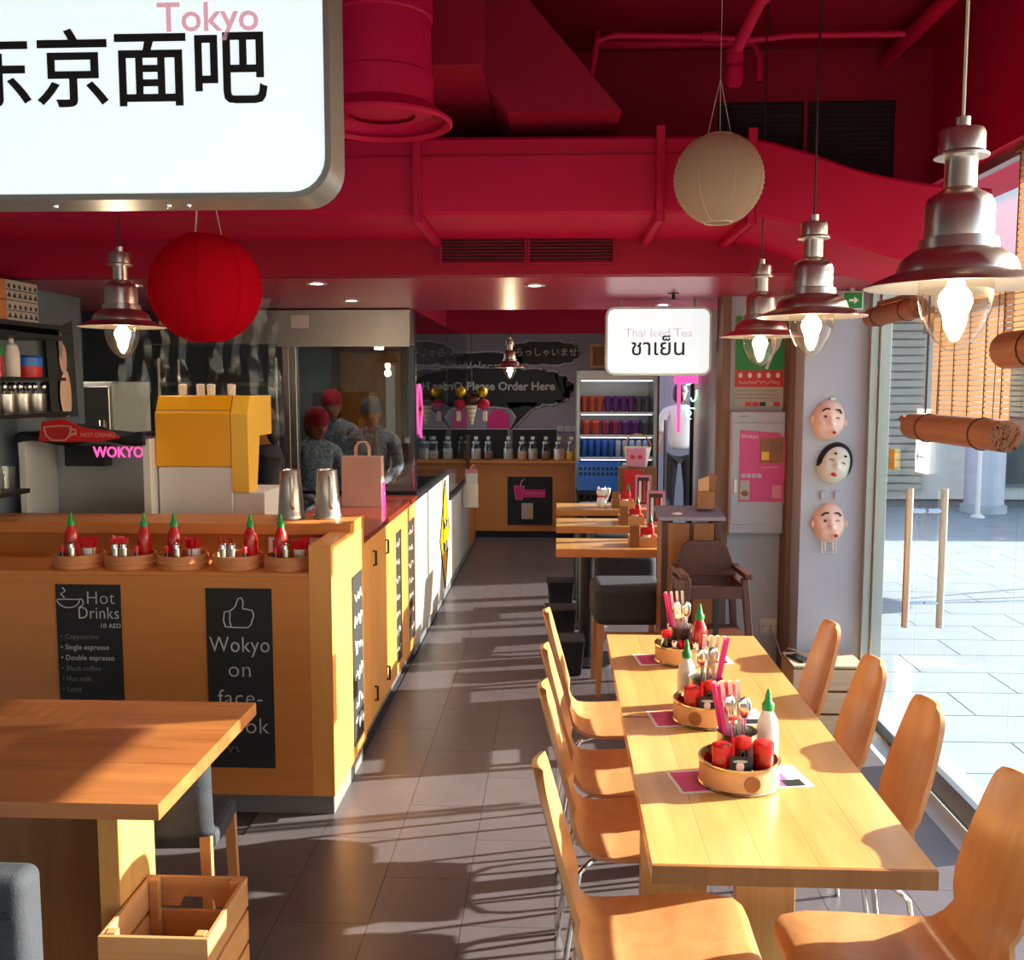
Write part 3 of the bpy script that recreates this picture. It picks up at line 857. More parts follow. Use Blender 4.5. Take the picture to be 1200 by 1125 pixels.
# glass screens and steel hood
gs = thing('glass_screen', 'framed glass screen in front of the cooks under the steel hood', 'screen', (0, 0, 0))
bx('pane', 'screen', gs, -1.65, 6.22, 1.051, -0.906, 6.228, 1.976)
B().box(-1.745, 6.19, 1.031, -1.70, 6.26, 1.976).out('post', 'steel', gs, bev=0.003)
B().box(-1.698, 6.19, 1.031, -1.655, 6.26, 1.976).out('post', 'steel', gs, bev=0.003)
bx('corner_seal', 'black', gs, -0.905, 6.215, 1.032, -0.897, 6.235, 1.976)
bx('bottom_channel', 'dkmetal', gs, -1.655, 6.205, 1.03, -0.905, 6.245, 1.05)
sg = thing('side_glass', 'long clear glass screen standing along the aisle counter', 'screen', (0, 0, 0))
bx('pane', 'screen', sg, -0.914, 6.26, 1.035, -0.906, 8.09, 2.2)
bx('pane', 'screen', sg, -0.914, 8.12, 0.805, -0.906, 9.85, 2.2)
hood = thing('cooker_hood', 'brushed steel cooker hood over the glass screen', 'hood', (0, 0, 0))
B().box(-2.55, 6.12, 1.98, -0.918, 6.42, 2.195).out('canopy', 'steel', hood, bev=0.004)
bx('lower_lip', 'steel', hood, -1.75, 6.10, 1.965, -0.918, 6.14, 2.01)
bx('notice', 'paper', hood, -1.66, 6.114, 2.08, -1.55, 6.12, 2.16)
B().cyl(-1.15, 6.33, 1.955, 1.98, 0.03).out('hood_fill_light', 'downl', hood)  # glowing disc added under the hood to lighten the kitchen

# kitchen fittings
for z, lab in ((1.955, 'upper dark shelf on the kitchen side wall'), (1.60, 'middle dark shelf on the kitchen side wall'), (1.27, 'lower dark shelf on the kitchen side wall')):
    tag(bx('wall_shelf', 'dkmetal', None, -2.598, 3.9, z - 0.02, -2.33, 4.62 if z > 1.5 else 4.22, z, bev=0.002), lab, 'shelf', 'kitchen shelves')
top_sh = 2.005
bxs = thing('box_stack', 'top shelf board holding patterned boxes', 'shelf', (0, 0, 0))
bx('board', 'dkmetal', bxs, -2.598, 4.0, 1.985, -2.36, 4.70, top_sh)
bx('bracket', 'dkmetal', bxs, -2.598, 4.66, 1.95, -2.40, 4.68, 1.985)
k = 0
for r in range(2):
    for y0, y1, mt in ((4.02, 4.17, 'counter'), (4.175, 4.43, 'offw')):
        z0 = top_sh + r * 0.088
        o = tag(bx('carton', mt, None, -2.585, y0, z0 + 0.001, -2.37, y1, z0 + 0.086, bev=0.002), '%s carton on the top shelf, %s of its stack' % (('brown' if mt == 'counter' else 'black patterned white'), ('bottom', 'top')[r]), 'carton')
        if mt == 'offw':
            p = B()
            for q in range(6):
                y = y0 + 0.02 + q * 0.043
                p.prism([(y - .016, z0 + 0.012), (y, z0 + 0.035), (y + .016, z0 + 0.012)], 'x', -2.37, -2.3688)
                p.prism([(y + .010 * math.cos(a), z0 + 0.06 + .010 * math.sin(a)) for a in [2 * pi * j / 8 for j in range(8)]], 'x', -2.37, -2.3688)
            p.box(-2.37, y0, z0 + .042, -2.369, y1, z0 + .046)
            po = p.out('printed_pattern', 'ink', o)
            po['kind'] = 'stuff'
z = 1.70
sh2 = 1.70
tag(bx('wall_shelf', 'dkmetal', None, -2.598, 4.0, 1.745, -2.34, 4.60, 1.76), 'thin dark shelf carrying bottles on the kitchen side wall', 'shelf', 'kitchen shelves')
make('squeeze_bottle', 'white squeeze bottle on the kitchen shelf', 'bottle', [('body', B().lathe([(0, 0), (0.033, 0), (0.034, 0.10), (0.026, 0.14), (0.012, 0.15), (0.01, 0.17)], 14).mesh('body', m['paper'], True))], (-2.42, 4.28, 1.76))
make('sauce_can', 'green capped red sauce jar on the kitchen shelf', 'jar', [('body', B().lathe([(0, 0), (0.04, 0), (0.04, 0.09), (0.03, 0.10)], 14).mesh('body', m['sauce'], True)), ('cap', B().lathe([(0.041, 0.09), (0.041, 0.125), (0.03, 0.13)], 14).mesh('cap', m['green'], True))], (-2.44, 4.17, 1.76))
make('food_tub', 'blue and red tub on the kitchen shelf', 'tub', [('tub', B().lathe([(0, 0), (0.06, 0), (0.065, 0.05)], 16).mesh('tub', m['red'], True)), ('lid', B().lathe([(0.067, 0.05), (0.067, 0.09), (0.05, 0.1)], 16).mesh('lid', m['blue'], True))], (-2.44, 4.44, 1.76))
for i in range(4):
    cu = make('cutlery_tin', ['leftmost', 'second', 'third', 'rightmost'][i] + ' steel cutlery tin on the lower kitchen shelf', 'tin', [('tin', B().lathe([(0, 0), (0.048, 0), (0.05, 0.004), (0.05, 0.085), (0.046, 0.085), (0.046, 0.006)], 18, cap=False).mesh('tin', m['steel'], True))], (-2.42, 4.08 + i * 0.125, 1.60), 0, 'cutlery tins')
    sp_ = B()
    for q in range(6):
        a = q * 1.05 + i
        x, y = 0.022 * math.cos(a), 0.022 * math.sin(a)
        sp_.tube([(x, y, 0.01), (x * 1.8, y * 1.8, 0.10)], 0.003, 5)
        sp_.ball((x * 2.0, y * 2.0, 0.118), (0.012, 0.006, 0.02), 8, 6)
    so_ = sp_.out('spoons', 'chrome', cu, smooth=True)
    so_['kind'] = 'stuff'
for i in range(3):
    make('glass_tumbler', ['nearest', 'middle', 'farthest'][i] + ' glass tumbler on the lowest kitchen shelf', 'glass', [('glass', B().lathe([(0, 0.003), (0.026, 0.0), (0.032, 0.1), (0.030, 0.1), (0.024, 0.006)], 14, cap=False).mesh('glass', m['jar'], True))], (-2.40, 4.0 + i * 0.085, 1.27), 0, 'tumblers on the lowest shelf')
ps = thing('portrait_poster', 'tall portrait poster leaning in the kitchen corner', 'poster', (-2.56, 5.0, 1.56))
B().hexa([(0, -0.13, 0), (0.03, 0.09, 0), (0.028, 0.09, 0), (-0.002, -0.13, 0)], [(0, -0.16, 0.42), (0.03, 0.06, 0.50), (0.028, 0.06, 0.50), (-0.002, -0.16, 0.42)]).out('board', 'ink', ps)
B().ball((0.018, -0.02, 0.30), (0.004, 0.045, 0.075), 12, 8).out('printed_face', 'skinl', ps, smooth=True)
B().ball((0.02, 0.0, 0.12), (0.004, 0.075, 0.12), 12, 8).out('printed_dress', 'skinl', ps, smooth=True)
B().ball((0.021, -0.05, 0.37), (0.003, 0.02, 0.07), 10, 6).out('printed_fan', 'offw', ps, smooth=True)
fz = thing('upright_freezer', 'pale upright freezer at the back of the kitchen', 'freezer', (-3.25, 6.6, 0))
bx('cabinet', 'white', fz, -0.35, -0.3, 0, 0.35, 0.3, 1.75, bev=0.01)
d0 = bx('door', 'steel', fz, -0.34, -0.33, 0.05, 0.34, -0.30, 1.72, bev=0.006)
B().tube([(0.28, -0.36, 0.9), (0.28, -0.36, 1.5)], 0.01, 8).out('handle', 'chrome', d0)
rk = thing('kitchen_rack', 'steel rack with pans at the rear of the kitchen', 'rack', (-2.75, 8.2, 0))
for z in (0.85, 1.3, 1.72):
    bx('shelf', 'steel', rk, -0.55, -0.2, z, 0.45, 0.25, z + 0.03)
for x in (-0.54, 0.44):
    for y in (-0.19, 0.24):
        B().cyl(x, y, 0, 1.95, 0.014, n=8).out('post', 'steel', rk)
for i in range(5):
    make('steel_pot', ['leftmost', 'second', 'third', 'fourth', 'rightmost'][i] + ' steel pot on the kitchen rack', 'pot', [('pot', B().lathe([(0, 0), (0.07, 0), (0.075, 0.01), (0.075, 0.12 + 0.02 * (i % 2)), (0.07, 0.12), (0.07, 0.01)], 18, cap=False).mesh('pot', m['white'] if i % 2 else m['steel'], True))], (-3.2 + i * 0.17, 8.2, 1.331), 0, 'pots on the rack')
kd = thing('kitchen_door', 'brown wooden kitchen door behind the cooks', 'door', (-1.62, 8.585, 0))
bx('leaf', 'mwood', kd, -0.28, -0.015, 0, 0.25, 0.0, 2.02)
B().box(-0.34, -0.03, 0, -0.28, 0.0, 2.08).box(0.25, -0.03, 0, 0.31, 0, 2.08).box(-0.34, -0.03, 2.02, 0.31, 0, 2.08).out('frame', 'dwood', kd)
bx('vision_panel', 'white', kd, 0.12, -0.02, 0.2, 0.2, -0.015, 1.9)
bk = thing('worktop_bench', 'steel work bench where the cooks stand', 'bench', (-2.0, 7.0, 0))
bx('top', 'steel', bk, -0.6, -0.55, 0.80, 0.80, -0.45, 0.84)
for x in (-0.56, 0.76):
    bx('leg', 'steel', bk, x - 0.02, -0.54, 0, x + 0.02, -0.46, 0.80)

# hot drinks box on the worktop
hb = thing('hot_drinks_box', 'open white box with a draped hot drinks banner on the counter', 'display box', (-2.205, 4.62, 1.03))
for x in (-0.30, 0.292):
    bx('upright', 'white', hb, x - 0.018, -0.14, 0.0, x + 0.018, 0.16, 0.445, bev=0.003)
bx('back', 'alu', hb, -0.28, 0.14, 0.0, 0.275, 0.155, 0.445)
bx('base', 'white', hb, -0.28, -0.13, 0.0, 0.275, 0.14, 0.02)
bn = B()
vs, fs = [], []
nx = 24
pf = [(0.17, 0.40), (0.168, 0.452), (0.0, 0.468), (-0.150, 0.470), (-0.160, 0.46), (-0.162, 0.425)]
for i in range(nx + 1):
    x = -0.32 + 0.620 * i / nx
    sag = 0.010 * math.sin(i * 0.9) + 0.035 * math.exp(-((x + 0.07) / 0.10) ** 2)
    for j, (y, z) in enumerate(pf):
        vs.append((x, y + 0.004 * math.sin(i * 1.3 + j), z + (sag if 1 <= j <= 3 else 0) + (0.012 * math.sin(i * 0.5) if j in (0, 5) else 0)))
for i in range(nx):
    for j in range(len(pf) - 1):
        fs.append((i * 6 + j, i * 6 + j + 1, i * 6 + 7 + j, i * 6 + 6 + j))
bn.add(vs, fs)
cl = bn.out('banner', 'ink', hb, smooth=True)
mo = cl.modifiers.new('thick', 'SOLIDIFY')
mo.thickness = 0.004
PR = lambda z: 0.432 + (z - 0.28) * 0.72
B().prism([(x, PR(z)) for x, z in ((-0.20, 0.285), (-0.07, 0.28), (0.10, 0.285), (0.19, 0.31), (0.15, 0.35), (0.02, 0.37), (-0.08, 0.43), (-0.18, 0.41))], 'y', -0.176, -0.174).out('printed_shape', 'red', cl)
B().prism([(x, PR(z)) for x, z in ((-0.165, 0.375), (-0.045, 0.375), (-0.055, 0.325), (-0.075, 0.30), (-0.135, 0.30), (-0.155, 0.325))], 'y', -0.179, -0.177).out('printed_cup', 'sauce', cl)
B().tube([(x, -0.178, PR(z)) for x, z in ((-0.05, 0.365), (-0.022, 0.36), (-0.02, 0.335), (-0.055, 0.325))], 0.005, 6).out('printed_handle', 'bag', cl)
B().tube([(x, -0.177, PR(z)) for x, z in ((-0.17, 0.375), (-0.16, 0.32), (-0.135, 0.292), (-0.075, 0.292), (-0.05, 0.32), (-0.04, 0.38), (-0.105, 0.385), (-0.17, 0.375))], 0.004, 6).out('printed_rim', 'bag', cl)
text('lettering', 'HOT DRINKS', 0.028, 'bag', cl, (0.085, -0.178, PR(0.325)))
bx('screen_panel', 'ink', hb, -0.20, 0.06, 0.30, 0.0, 0.138, 0.40)
text('neon_lettering', 'WOKYO', 0.072, 'neonp', hb, (0.12, -0.05, 0.375), weight=0.001, depth=0.003, sx=0.86)

# yellow juice machine
ymc = thing('drinks_machine', 'yellow and white countertop drinks machine beside the hot drinks box', 'machine', (-1.652, 4.72, 1.03))
bx('base', 'white', ymc, -0.235, -0.17, 0, 0.12, 0.2, 0.31, bev=0.006)
bx('drip_tray', 'white', ymc, 0.12, -0.16, 0, 0.27, 0.2, 0.19, bev=0.006)
B().prism([(-0.18, 0.312), (-0.18, 0.56), (-0.165, 0.58), (-0.13, 0.645), (0.2, 0.645), (0.2, 0.312)], 'x', -0.24, 0.118).out('hopper', 'yellow', ymc, bev=0.004)
B().prism([(-0.182, 0.19), (-0.182, 0.56), (-0.135, 0.645), (0.2, 0.645), (0.2, 0.45), (0.0, 0.45), (-0.06, 0.19)], 'x', 0.121, 0.205).out('side_cover', 'yellowl', ymc, bev=0.004)
for i in range(6):
    for j in range(2):
        B().cyl(0.13 + i * 0.012, -0.05 + 0.03 * j, 0.645, 0.647, 0.005, n=8).out('vent_hole', 'ink', ymc)
bx('seam', 'ink', ymc, -0.241, -0.1815, 0.575, 0.119, -0.18, 0.578)
for i, (x, y) in enumerate(((-0.17, 0.0), (-0.1, 0.05), (-0.03, 0.0), (0.05, 0.06))):
    make('straw_pack', ['first', 'second', 'third', 'fourth'][i] + ' clear straw pack standing on the yellow machine', 'pack', [('pack', B().lathe([(0.02, 0), (0.022, 0.05), (0.012, 0.055)], 8).mesh('pack', m['paper'], True))], (-1.652 + x, 4.72 + y, 1.676), 0, 'packs on the machine')

# hanging clear film strips around the kitchen hatch
for i, (x, y, l, s) in enumerate(((-2.36, 5.35, 0.75, 0.02), (-2.13, 5.37, 0.7, -0.02), (-1.89, 5.42, 0.68, 0.03), (-1.60, 5.36, 0.75, -0.04))):
    vs, fs = [], []
    for j in range(13):
        z = 2.2 - l * j / 12
        dx = s * math.sin(j * 0.35) + 0.01 * math.sin(j * 1.7 + i)
        for k2 in range(7):
            vs.append((x - 0.10 + k2 * 0.033 + dx, y + 0.016 * math.sin(k2 * 1.9 + j * 0.4), z))
    for j in range(12):
        for k2 in range(6):
            fs.append((j * 7 + k2, j * 7 + k2 + 1, j * 7 + 8 + k2, j * 7 + 7 + k2))
    o = B().add(vs, fs).out('film_curtain', 'film', smooth=True)
    tag(o, ['leftmost', 'second', 'third', 'rightmost'][i] + ' clear plastic strip hanging over the kitchen hatch', 'curtain', 'film strips')

# paper carrier bag
pb = thing('paper_bag', 'pale pink paper carrier bag with twisted handles on the counter', 'bag', (-1.11, 5.60, 1.03), 0.0)
B().hexa([(-0.125, -0.05, 0), (0.105, -0.05, 0), (0.105, 0.06, 0), (-0.125, 0.06, 0)], [(-0.125, -0.045, 0.29), (0.105, -0.045, 0.29), (0.105, 0.03, 0.29), (-0.125, 0.03, 0.29)]).out('sack', 'bag', pb, bev=0.002)
B().hexa([(0.106, -0.05, 0.0), (0.113, -0.03, 0), (0.113, 0.045, 0), (0.106, 0.06, 0)], [(0.106, -0.045, 0.10), (0.113, -0.03, 0.14), (0.113, 0.02, 0.14), (0.106, 0.03, 0.10)]).out('gusset', 'hot', pb)
for y in (-0.03, 0.02):
    B().tube([(-0.05, y, 0.28), (-0.048, y, 0.34), (-0.03, y, 0.37), (0.01, y, 0.37), (0.028, y, 0.34), (0.03, y, 0.28)], 0.005, 6).out('handle', 'bag', pb, smooth=True)
scrib(pb, 'bag', -0.02, 0.03, 0.07, 0.02, 0.114, 'x', 3, 0.002)
ob = thing('neon_oval', 'pink neon oval sign on the side glass', 'sign', (-0.90, 6.40, 1.57))
B().tube([(0, 0.10 * math.cos(a), 0.16 * math.sin(a)) for a in [2 * pi * i / 24 for i in range(25)]], 0.007, 6).out('ring', 'neonp', ob, smooth=True)
bx('panel', 'hot', ob, -0.003, -0.075, -0.045, 0.003, 0.075, 0.045)
scrib(ob, 'ink', -0.06, 0.06, 0, 0.05, 0.004, 'x', 4, 0.003)
B().tube([(0, 0.05, -0.15), (0, 0.09, -0.19), (0, 0.06, -0.17)], 0.006, 6).out('tail', 'neonp', ob)

# ------------------------------------------------------------------ dining table and chairs
def dining_table(label, y0, y1, legs):
    t = thing('dining_table', label, 'table', (0.488, (y0 + y1) / 2, 0), 0, 'dining tables by the window')
    L = (y1 - y0) / 2
    xs_ = (-0.289, -0.17, -0.06, 0.055, 0.175, 0.289)
    for k in range(5):
        bx('plank', 'tablep', t, xs_[k], -L + 0.011, 0.70, xs_[k + 1], L - 0.001, 0.74, bev=0.0006)
    bx('shaded_end_grain', 'mwood', t, -0.289, -L + 0.001, 0.70, 0.289, -L + 0.011, 0.74, bev=0.0006)  # darker front edge: end grain, with the edge's shade put into its colour
    yc = (y0 + y1) / 2
    for lx0, lx1, ly0, ly1 in legs:
        bx('leg_slab', 'tleg', t, lx0 - 0.488, ly0 - yc, 0, lx1 - 0.488, ly1 - yc, 0.70, bev=0.002)
    return t
dining_table('long oak dining table by the window, the half nearer the camera', 1.94, 2.85, ((0.452, 0.60, 2.376, 2.414), (0.223, 0.398, 2.48, 2.515)))
dining_table('long oak dining table by the window, the half nearer the column', 2.85, 3.83, ((0.33, 0.475, 3.37, 3.42),))

def chair_meshes():
    # side profile from the front edge of the seat back and up; (x, z, half width)
    P = [(0.425, 0.432, 0.13), (0.418, 0.444, 0.165), (0.40, 0.452, 0.185), (0.34, 0.455, 0.197), (0.24, 0.450, 0.198), (0.14, 0.444, 0.195), (0.08, 0.446, 0.185), (0.045, 0.458, 0.165), (0.022, 0.485, 0.150), (0.010, 0.525, 0.125), (0.0, 0.565, 0.126), (-0.010, 0.60, 0.140), (-0.026, 0.66, 0.140), (-0.043, 0.72, 0.134), (-0.059, 0.78, 0.124), (-0.072, 0.83, 0.112), (-0.077, 0.85, 0.102), (-0.081, 0.866, 0.085), (-0.083, 0.874, 0.055)]
    nu = len(P)
    nv = 9
    th = 0.0065
    vs, fs = [], []
    for side in (1, -1):
        for i, (x, z, hw) in enumerate(P):
            a = P[max(i - 1, 0)]
            b = P[min(i + 1, nu - 1)]
            dx, dz = b[0] - a[0], b[1] - a[1]
            l = math.hypot(dx, dz)
            nx, nz = dz / l, -dx / l          # normal to the profile
            for j in range(nv):
                v = -1 + 2 * j / (nv - 1)
                dish = 0.014 * (v * v) if i > 9 else 0.006 * v * v
                vs.append((x + side * nx * th + (dish if i > 9 else 0), v * hw, z + side * nz * th + (dish if i <= 9 else 0)))
    n1 = nu * nv
    for i in range(nu - 1):
        for j in range(nv - 1):
            q = (i * nv + j, i * nv + j + 1, (i + 1) * nv + j + 1, (i + 1) * nv + j)
            fs.append(q)
            fs.append(tuple(n1 + k for k in reversed(q)))
    for i in range(nu - 1):
        for j in (0, nv - 1):
            fs.append((i * nv + j, (i + 1) * nv + j, n1 + (i + 1) * nv + j, n1 + i * nv + j))
    for j in range(nv - 1):
        for i in (0, nu - 1):
            fs.append((i * nv + j, i * nv + j + 1, n1 + i * nv + j + 1, n1 + i * nv + j))
    shell = B().add(vs, fs).mesh('seat_shell', m['ply'], True, 35)
    r = 0.008
    legs = []
    for s in (-1, 1):
        legs.append(B().tube([(0.30, s * 0.10, 0.432), (0.345, s * 0.15, 0.428), (0.365, s * 0.165, 0.40), (0.395, s * 0.19, 0.0)], r, 8).mesh('leg', m['chrome'], True))
        legs.append(B().tube([(0.12, s * 0.10, 0.424), (0.06, s * 0.15, 0.424), (0.03, s * 0.165, 0.40), (-0.03, s * 0.19, 0.0)], r, 8).mesh('leg', m['chrome'], True))
    ring = B().tube([(0.30, -0.10, 0.432), (0.30, 0.10, 0.432), (0.12, 0.10, 0.424), (0.12, -0.10, 0.424), (0.30, -0.10, 0.432)], r, 8).mesh('seat_frame', m['chrome'], True)
    return [('seat_shell', shell)] + [('leg', l) for l in legs] + [('seat_frame', ring)]
CH = chair_meshes()
ORD = ['nearest the camera', 'second from the camera', 'third from the camera', 'farthest from the camera']
for i, y in enumerate((2.15, 2.73, 3.14, 3.66)):
    make('plywood_chair', 'bent plywood chair on the aisle side of the long table, ' + ORD[i], 'chair', CH, (0.035, y, 0), (0.0, 0.0, 0.0, 0.0)[i], 'plywood chairs at the long table')
for i, y in enumerate((2.10, 2.625, 3.035, 3.50)):
    make('plywood_chair', 'bent plywood chair on the window side of the long table, ' + ORD[i], 'chair', CH, ((0.95, 0.94, 0.925, 0.92)[i], y, 0), pi + (0.06, 0.0, 0.0, 0.0)[i], 'plywood chairs at the long table')

# condiment tins on the long table
tinb = [('tin_wall', B().lathe([(0.098, 0.004), (0.098, 0.058), (0.095, 0.058), (0.095, 0.006), (0.0, 0.006)], 32, cap=False).mesh('tin_wall', m['tin'], True)),
        ('rim', B().lathe([(0.094, 0.056), (0.100, 0.056), (0.101, 0.060), (0.100, 0.064), (0.094, 0.064)], 32, cap=False).mesh('rim', m['brass'], True)),
        ('base_rim', B().lathe([(0.0, 0.0), (0.100, 0.0), (0.101, 0.003), (0.099, 0.007)], 32, cap=False).mesh('base_rim', m['brass'], True)),
        ('emblem', B().prism([(0.02 * math.cos(a), 0.03 + 0.02 * math.sin(a)) for a in [2 * pi * i / 16 for i in range(16)]], 'y', -0.0995, -0.0975).mesh('emblem', m['mwood']))]
pail = B().lathe([(0, 0.0), (0.044, 0.0), (0.0505, 0.108), (0.052, 0.111), (0.049, 0.108), (0.0425, 0.004), (0.0, 0.004)], 20, cap=False).mesh('pail', m['steel'], True)
jarS = [('jar', B().lathe([(0, 0), (0.024, 0), (0.026, 0.004), (0.026, 0.058), (0.022, 0.062)], 16).mesh('jar', m['sauce'], True)), ('lid', B().lathe([(0.027, 0.058), (0.027, 0.075), (0.02, 0.078)], 16).mesh('lid', m['red'], True))]
soyS = [('bottle_body', B().lathe([(0, 0), (0.02, 0), (0.021, 0.01), (0.018, 0.05), (0.010, 0.075), (0.010, 0.085)], 14).mesh('bottle_body', m['soy'], True)), ('cap', B().lathe([(0.014, 0.082), (0.019, 0.088), (0.019, 0.104), (0.012, 0.107)], 14).mesh('cap', m['red'], True))]
def spoonmesh():
    b = B()
    b.tube([(0, 0, 0), (0, 0, 0.14)], 0.0028, 6)
    b.ball((0, 0.002, 0.168), (0.016, 0.0045, 0.028), 12, 8)
    return b.mesh('spoon', m['chrome'], True)
def forkmesh():
    b = B()
    b.tube([(0, 0, 0), (0, 0, 0.135)], 0.0028, 6)
    b.box(-0.011, -0.0015, 0.135, 0.011, 0.0015, 0.15)
    for k in range(4):
        b.box(-0.011 + k * 0.0062, -0.0012, 0.15, -0.011 + k * 0.0062 + 0.003, 0.0012, 0.18)
    return b.mesh('fork', m['chrome'], False)
SPN, FRK = spoonmesh(), forkmesh()
stk = B().box(-0.0045, -0.0045, 0, 0.0045, 0.0045, 0.225).mesh('chopstick_pack', m['stick'])
stkr = B().box(-0.0045, -0.0045, 0, 0.0045, 0.0045, 0.225).mesh('chopstick_pack', m['hot'])
PLC = ['on the nearest tin', 'on the middle tin', 'on the farthest tin']
WHI = ['nearest', 'middle', 'farthest']
ROT = lambda d: Vector((0, 0, 1)).rotation_difference(Vector(d).normalized()).to_euler()
for i, (x, y, sx_) in enumerate(((0.455, 2.385, -1), (0.445, 2.84, 1), (0.452, 3.47, -1))):
    make('condiment_tin', 'round kraft condiment tin on the long table, %s of three' % WHI[i], 'tin', tinb, (x, y, 0.7415), (0.15, -0.5, 0.8)[i], 'condiment tins')
    z = 0.7482
    px, py = x, y + 0.035
    make('cutlery_pail', 'steel pail of cutlery standing in the %s tin' % WHI[i], 'pail', [('pail', pail)], (px, py, z), 0, 'cutlery pails')
    # everything in the pail spreads from one fan, so no two pieces cross
    def stand(name, me, u, v, label, cat, grp):
        dvec = (sx_ * (3.6 * u + 0.10), 3.0 * v, 1.0)
        o = share(name, me, None, (px + sx_ * u, py + v, z + 0.0075), rot=ROT(dvec))
        tag(o, label, cat, grp)
    for k, (u, v) in enumerate(((-0.020, -0.012), (0.0, -0.012), (-0.018, 0.0), (0.002, 0.0))):
        sp2 = k in (0, 3)
        stand('spoon' if sp2 else 'fork', SPN if sp2 else FRK, u, v, ('front' if k < 2 else 'rear') + (' steel spoon' if sp2 else ' steel fork') + ' in the pail of the %s tin' % WHI[i], 'spoon' if sp2 else 'fork', 'cutlery in the pails')
    for k, (u, v) in enumerate(((-0.014, 0.012), (-0.003, 0.012), (0.008, 0.012), (0.019, 0.012), (0.0225, 0.0), (0.017, -0.012))):
        red = k >= 4
        stand('chopsticks', stkr if red else stk, u, v, ('magenta' if red else 'cream') + ' wrapped chopsticks in the pail of the %s tin, %s' % (WHI[i], ['most upright', 'second most upright', 'second most leaning', 'most leaning', 'rear one', 'front one'][k]), 'chopsticks', 'chopsticks in the pails')
    if i < 2:
        make('sauce_jar', 'red lidded chilli jar at the aisle side of the %s tin' % WHI[i], 'jar', jarS, (x - 0.05, y - 0.044, z), 0, 'chilli jars').scale = (0.95, 0.95, 1.35)
        make('sauce_jar', 'red lidded chilli jar at the window side of the %s tin' % WHI[i], 'jar', jarS, (x + 0.05, y - 0.044, z), 0, 'chilli jars').scale = (0.95, 0.95, 1.45)
        make('soy_bottle', 'dark soy bottle with red cap in the %s tin' % WHI[i], 'bottle', soyS, (x, y - 0.045, z), 0, 'soy bottles').scale = (1, 1, 1.15)
        pc = tag(bx('postcard', 'ink', None, x - 0.036, y - 0.078, z, x + 0.016, y - 0.0745, z + 0.085), 'dark photo card with a woman in a hat propped in the %s tin' % WHI[i], 'card')
        B().ball((x - 0.012, y - 0.0785, z + 0.060), (0.010, 0.001, 0.012), 10, 6).out('printed_face', 'skinl', pc)
        B().prism([(x - 0.03, z + 0.002), (x - 0.012, z + 0.048), (x + 0.006, z + 0.002)], 'y', y - 0.0788, y - 0.078).out('printed_dress', 'offw', pc)
        B().ball((x - 0.012, y - 0.0785, z + 0.073), (0.018, 0.001, 0.004), 10, 6).out('printed_hat', 'offw', pc)
        make('sachet_cup', 'paper cup of red sachets in the %s tin' % WHI[i], 'cup', SACH, (x - 0.0665, y + 0.002, z), 0.4, 'sachet cups on tins', scale=0.75)
        make('squeeze_bottle', 'clear sauce bottle with a green nozzle beside the %s tin' % WHI[i], 'bottle', clearb, (x + (0.09, -0.045)[i], y + (0.10, 0.126)[i], 0.7420), 0, 'green nozzle bottles')
    else:
        for k, (dx, dy) in enumerate(((-0.035, -0.060), (0.033, -0.074))):
            make('shaker', 'small steel shaker in the farthest tin, ' + ['aisle', 'window'][k] + ' side one', 'shaker', shk, (x + dx, y + dy, z), 0, 'shakers in the farthest tin')
        make('soy_bottle', 'dark soy bottle with red cap in the farthest tin', 'bottle', soyS, (x - 0.060, y - 0.02, z), 0, 'soy bottles')
        make('sachet_cup', 'paper cup of red sachets in the farthest tin', 'cup', SACH, (x, y - 0.060, z), 0.4, 'sachet cups on tins', scale=0.95)
        make('squeeze_bottle', 'green nozzle chilli bottle in the farthest tin', 'bottle', SR, (x + 0.055, y - 0.03, z), 0, 'green nozzle bottles')
    # leaflet under the tin
    lf = thing('menu_leaflet', 'pink and white menu leaflet under the %s tin' % WHI[i], 'leaflet', (x, y, 0.7402), (0.18, 0.12, 0.1)[i])
    bx('sheet', 'paper', lf, -0.165, -0.055, 0, 0.175, 0.085, 0.0005)
    bx('pink_print', 'pinkp', lf, -0.155, -0.045, 0.0005, 0.125, 0.075, 0.0008)
    bx('photo_print', 'ink', lf, 0.105, -0.048, 0.0008, 0.155, -0.008, 0.0010)

# pale crate with charger under the masks, socket
def crate_thing(label, loc, wx, wy, h, rows, mats, handle=False):
    t = thing('wooden_crate', label, 'crate', loc)
    sh_ = h / rows
    for k in range(rows):
        z0, z1 = k * sh_ + 0.006, (k + 1) * sh_ - 0.006
        for y0, y1 in ((-wy / 2, -wy / 2 + 0.012), (wy / 2 - 0.012, wy / 2)):
            if handle and k == rows - 1 and y0 > 0:
                B().prism([(-wx / 2, z0), (-wx / 2, z1), (wx / 2, z1), (wx / 2, z0), (0.05, z0), (0.04, z0 + 0.028), (-0.04, z0 + 0.028), (-0.05, z0)], 'y', y0, y1).out('slat', mats[0], t, bev=0.002)
            else:
                bx('slat', mats[0], t, -wx / 2, y0, z0, wx / 2, y1, z1, bev=0.002)
        for x0, x1 in ((-wx / 2, -wx / 2 + 0.012), (wx / 2 - 0.012, wx / 2)):
            bx('slat', mats[1], t, x0, -wy / 2 + 0.0125, z0, x1, wy / 2 - 0.0125, z1, bev=0.002)
    for sx in (-1, 1):
        for sy in (-1, 1):
            cx, cy = sx * (wx / 2 - 0.026), sy * (wy / 2 - 0.026)
            bx('corner_post', mats[0], t, cx - 0.013, cy - 0.013, 0.0, cx + 0.013, cy + 0.013, h - 0.004, bev=0.002)
    bx('bottom_board', mats[0], t, -wx / 2 + 0.013, -wy / 2 + 0.013, 0.004, wx / 2 - 0.013, wy / 2 - 0.013, 0.014)
    return t
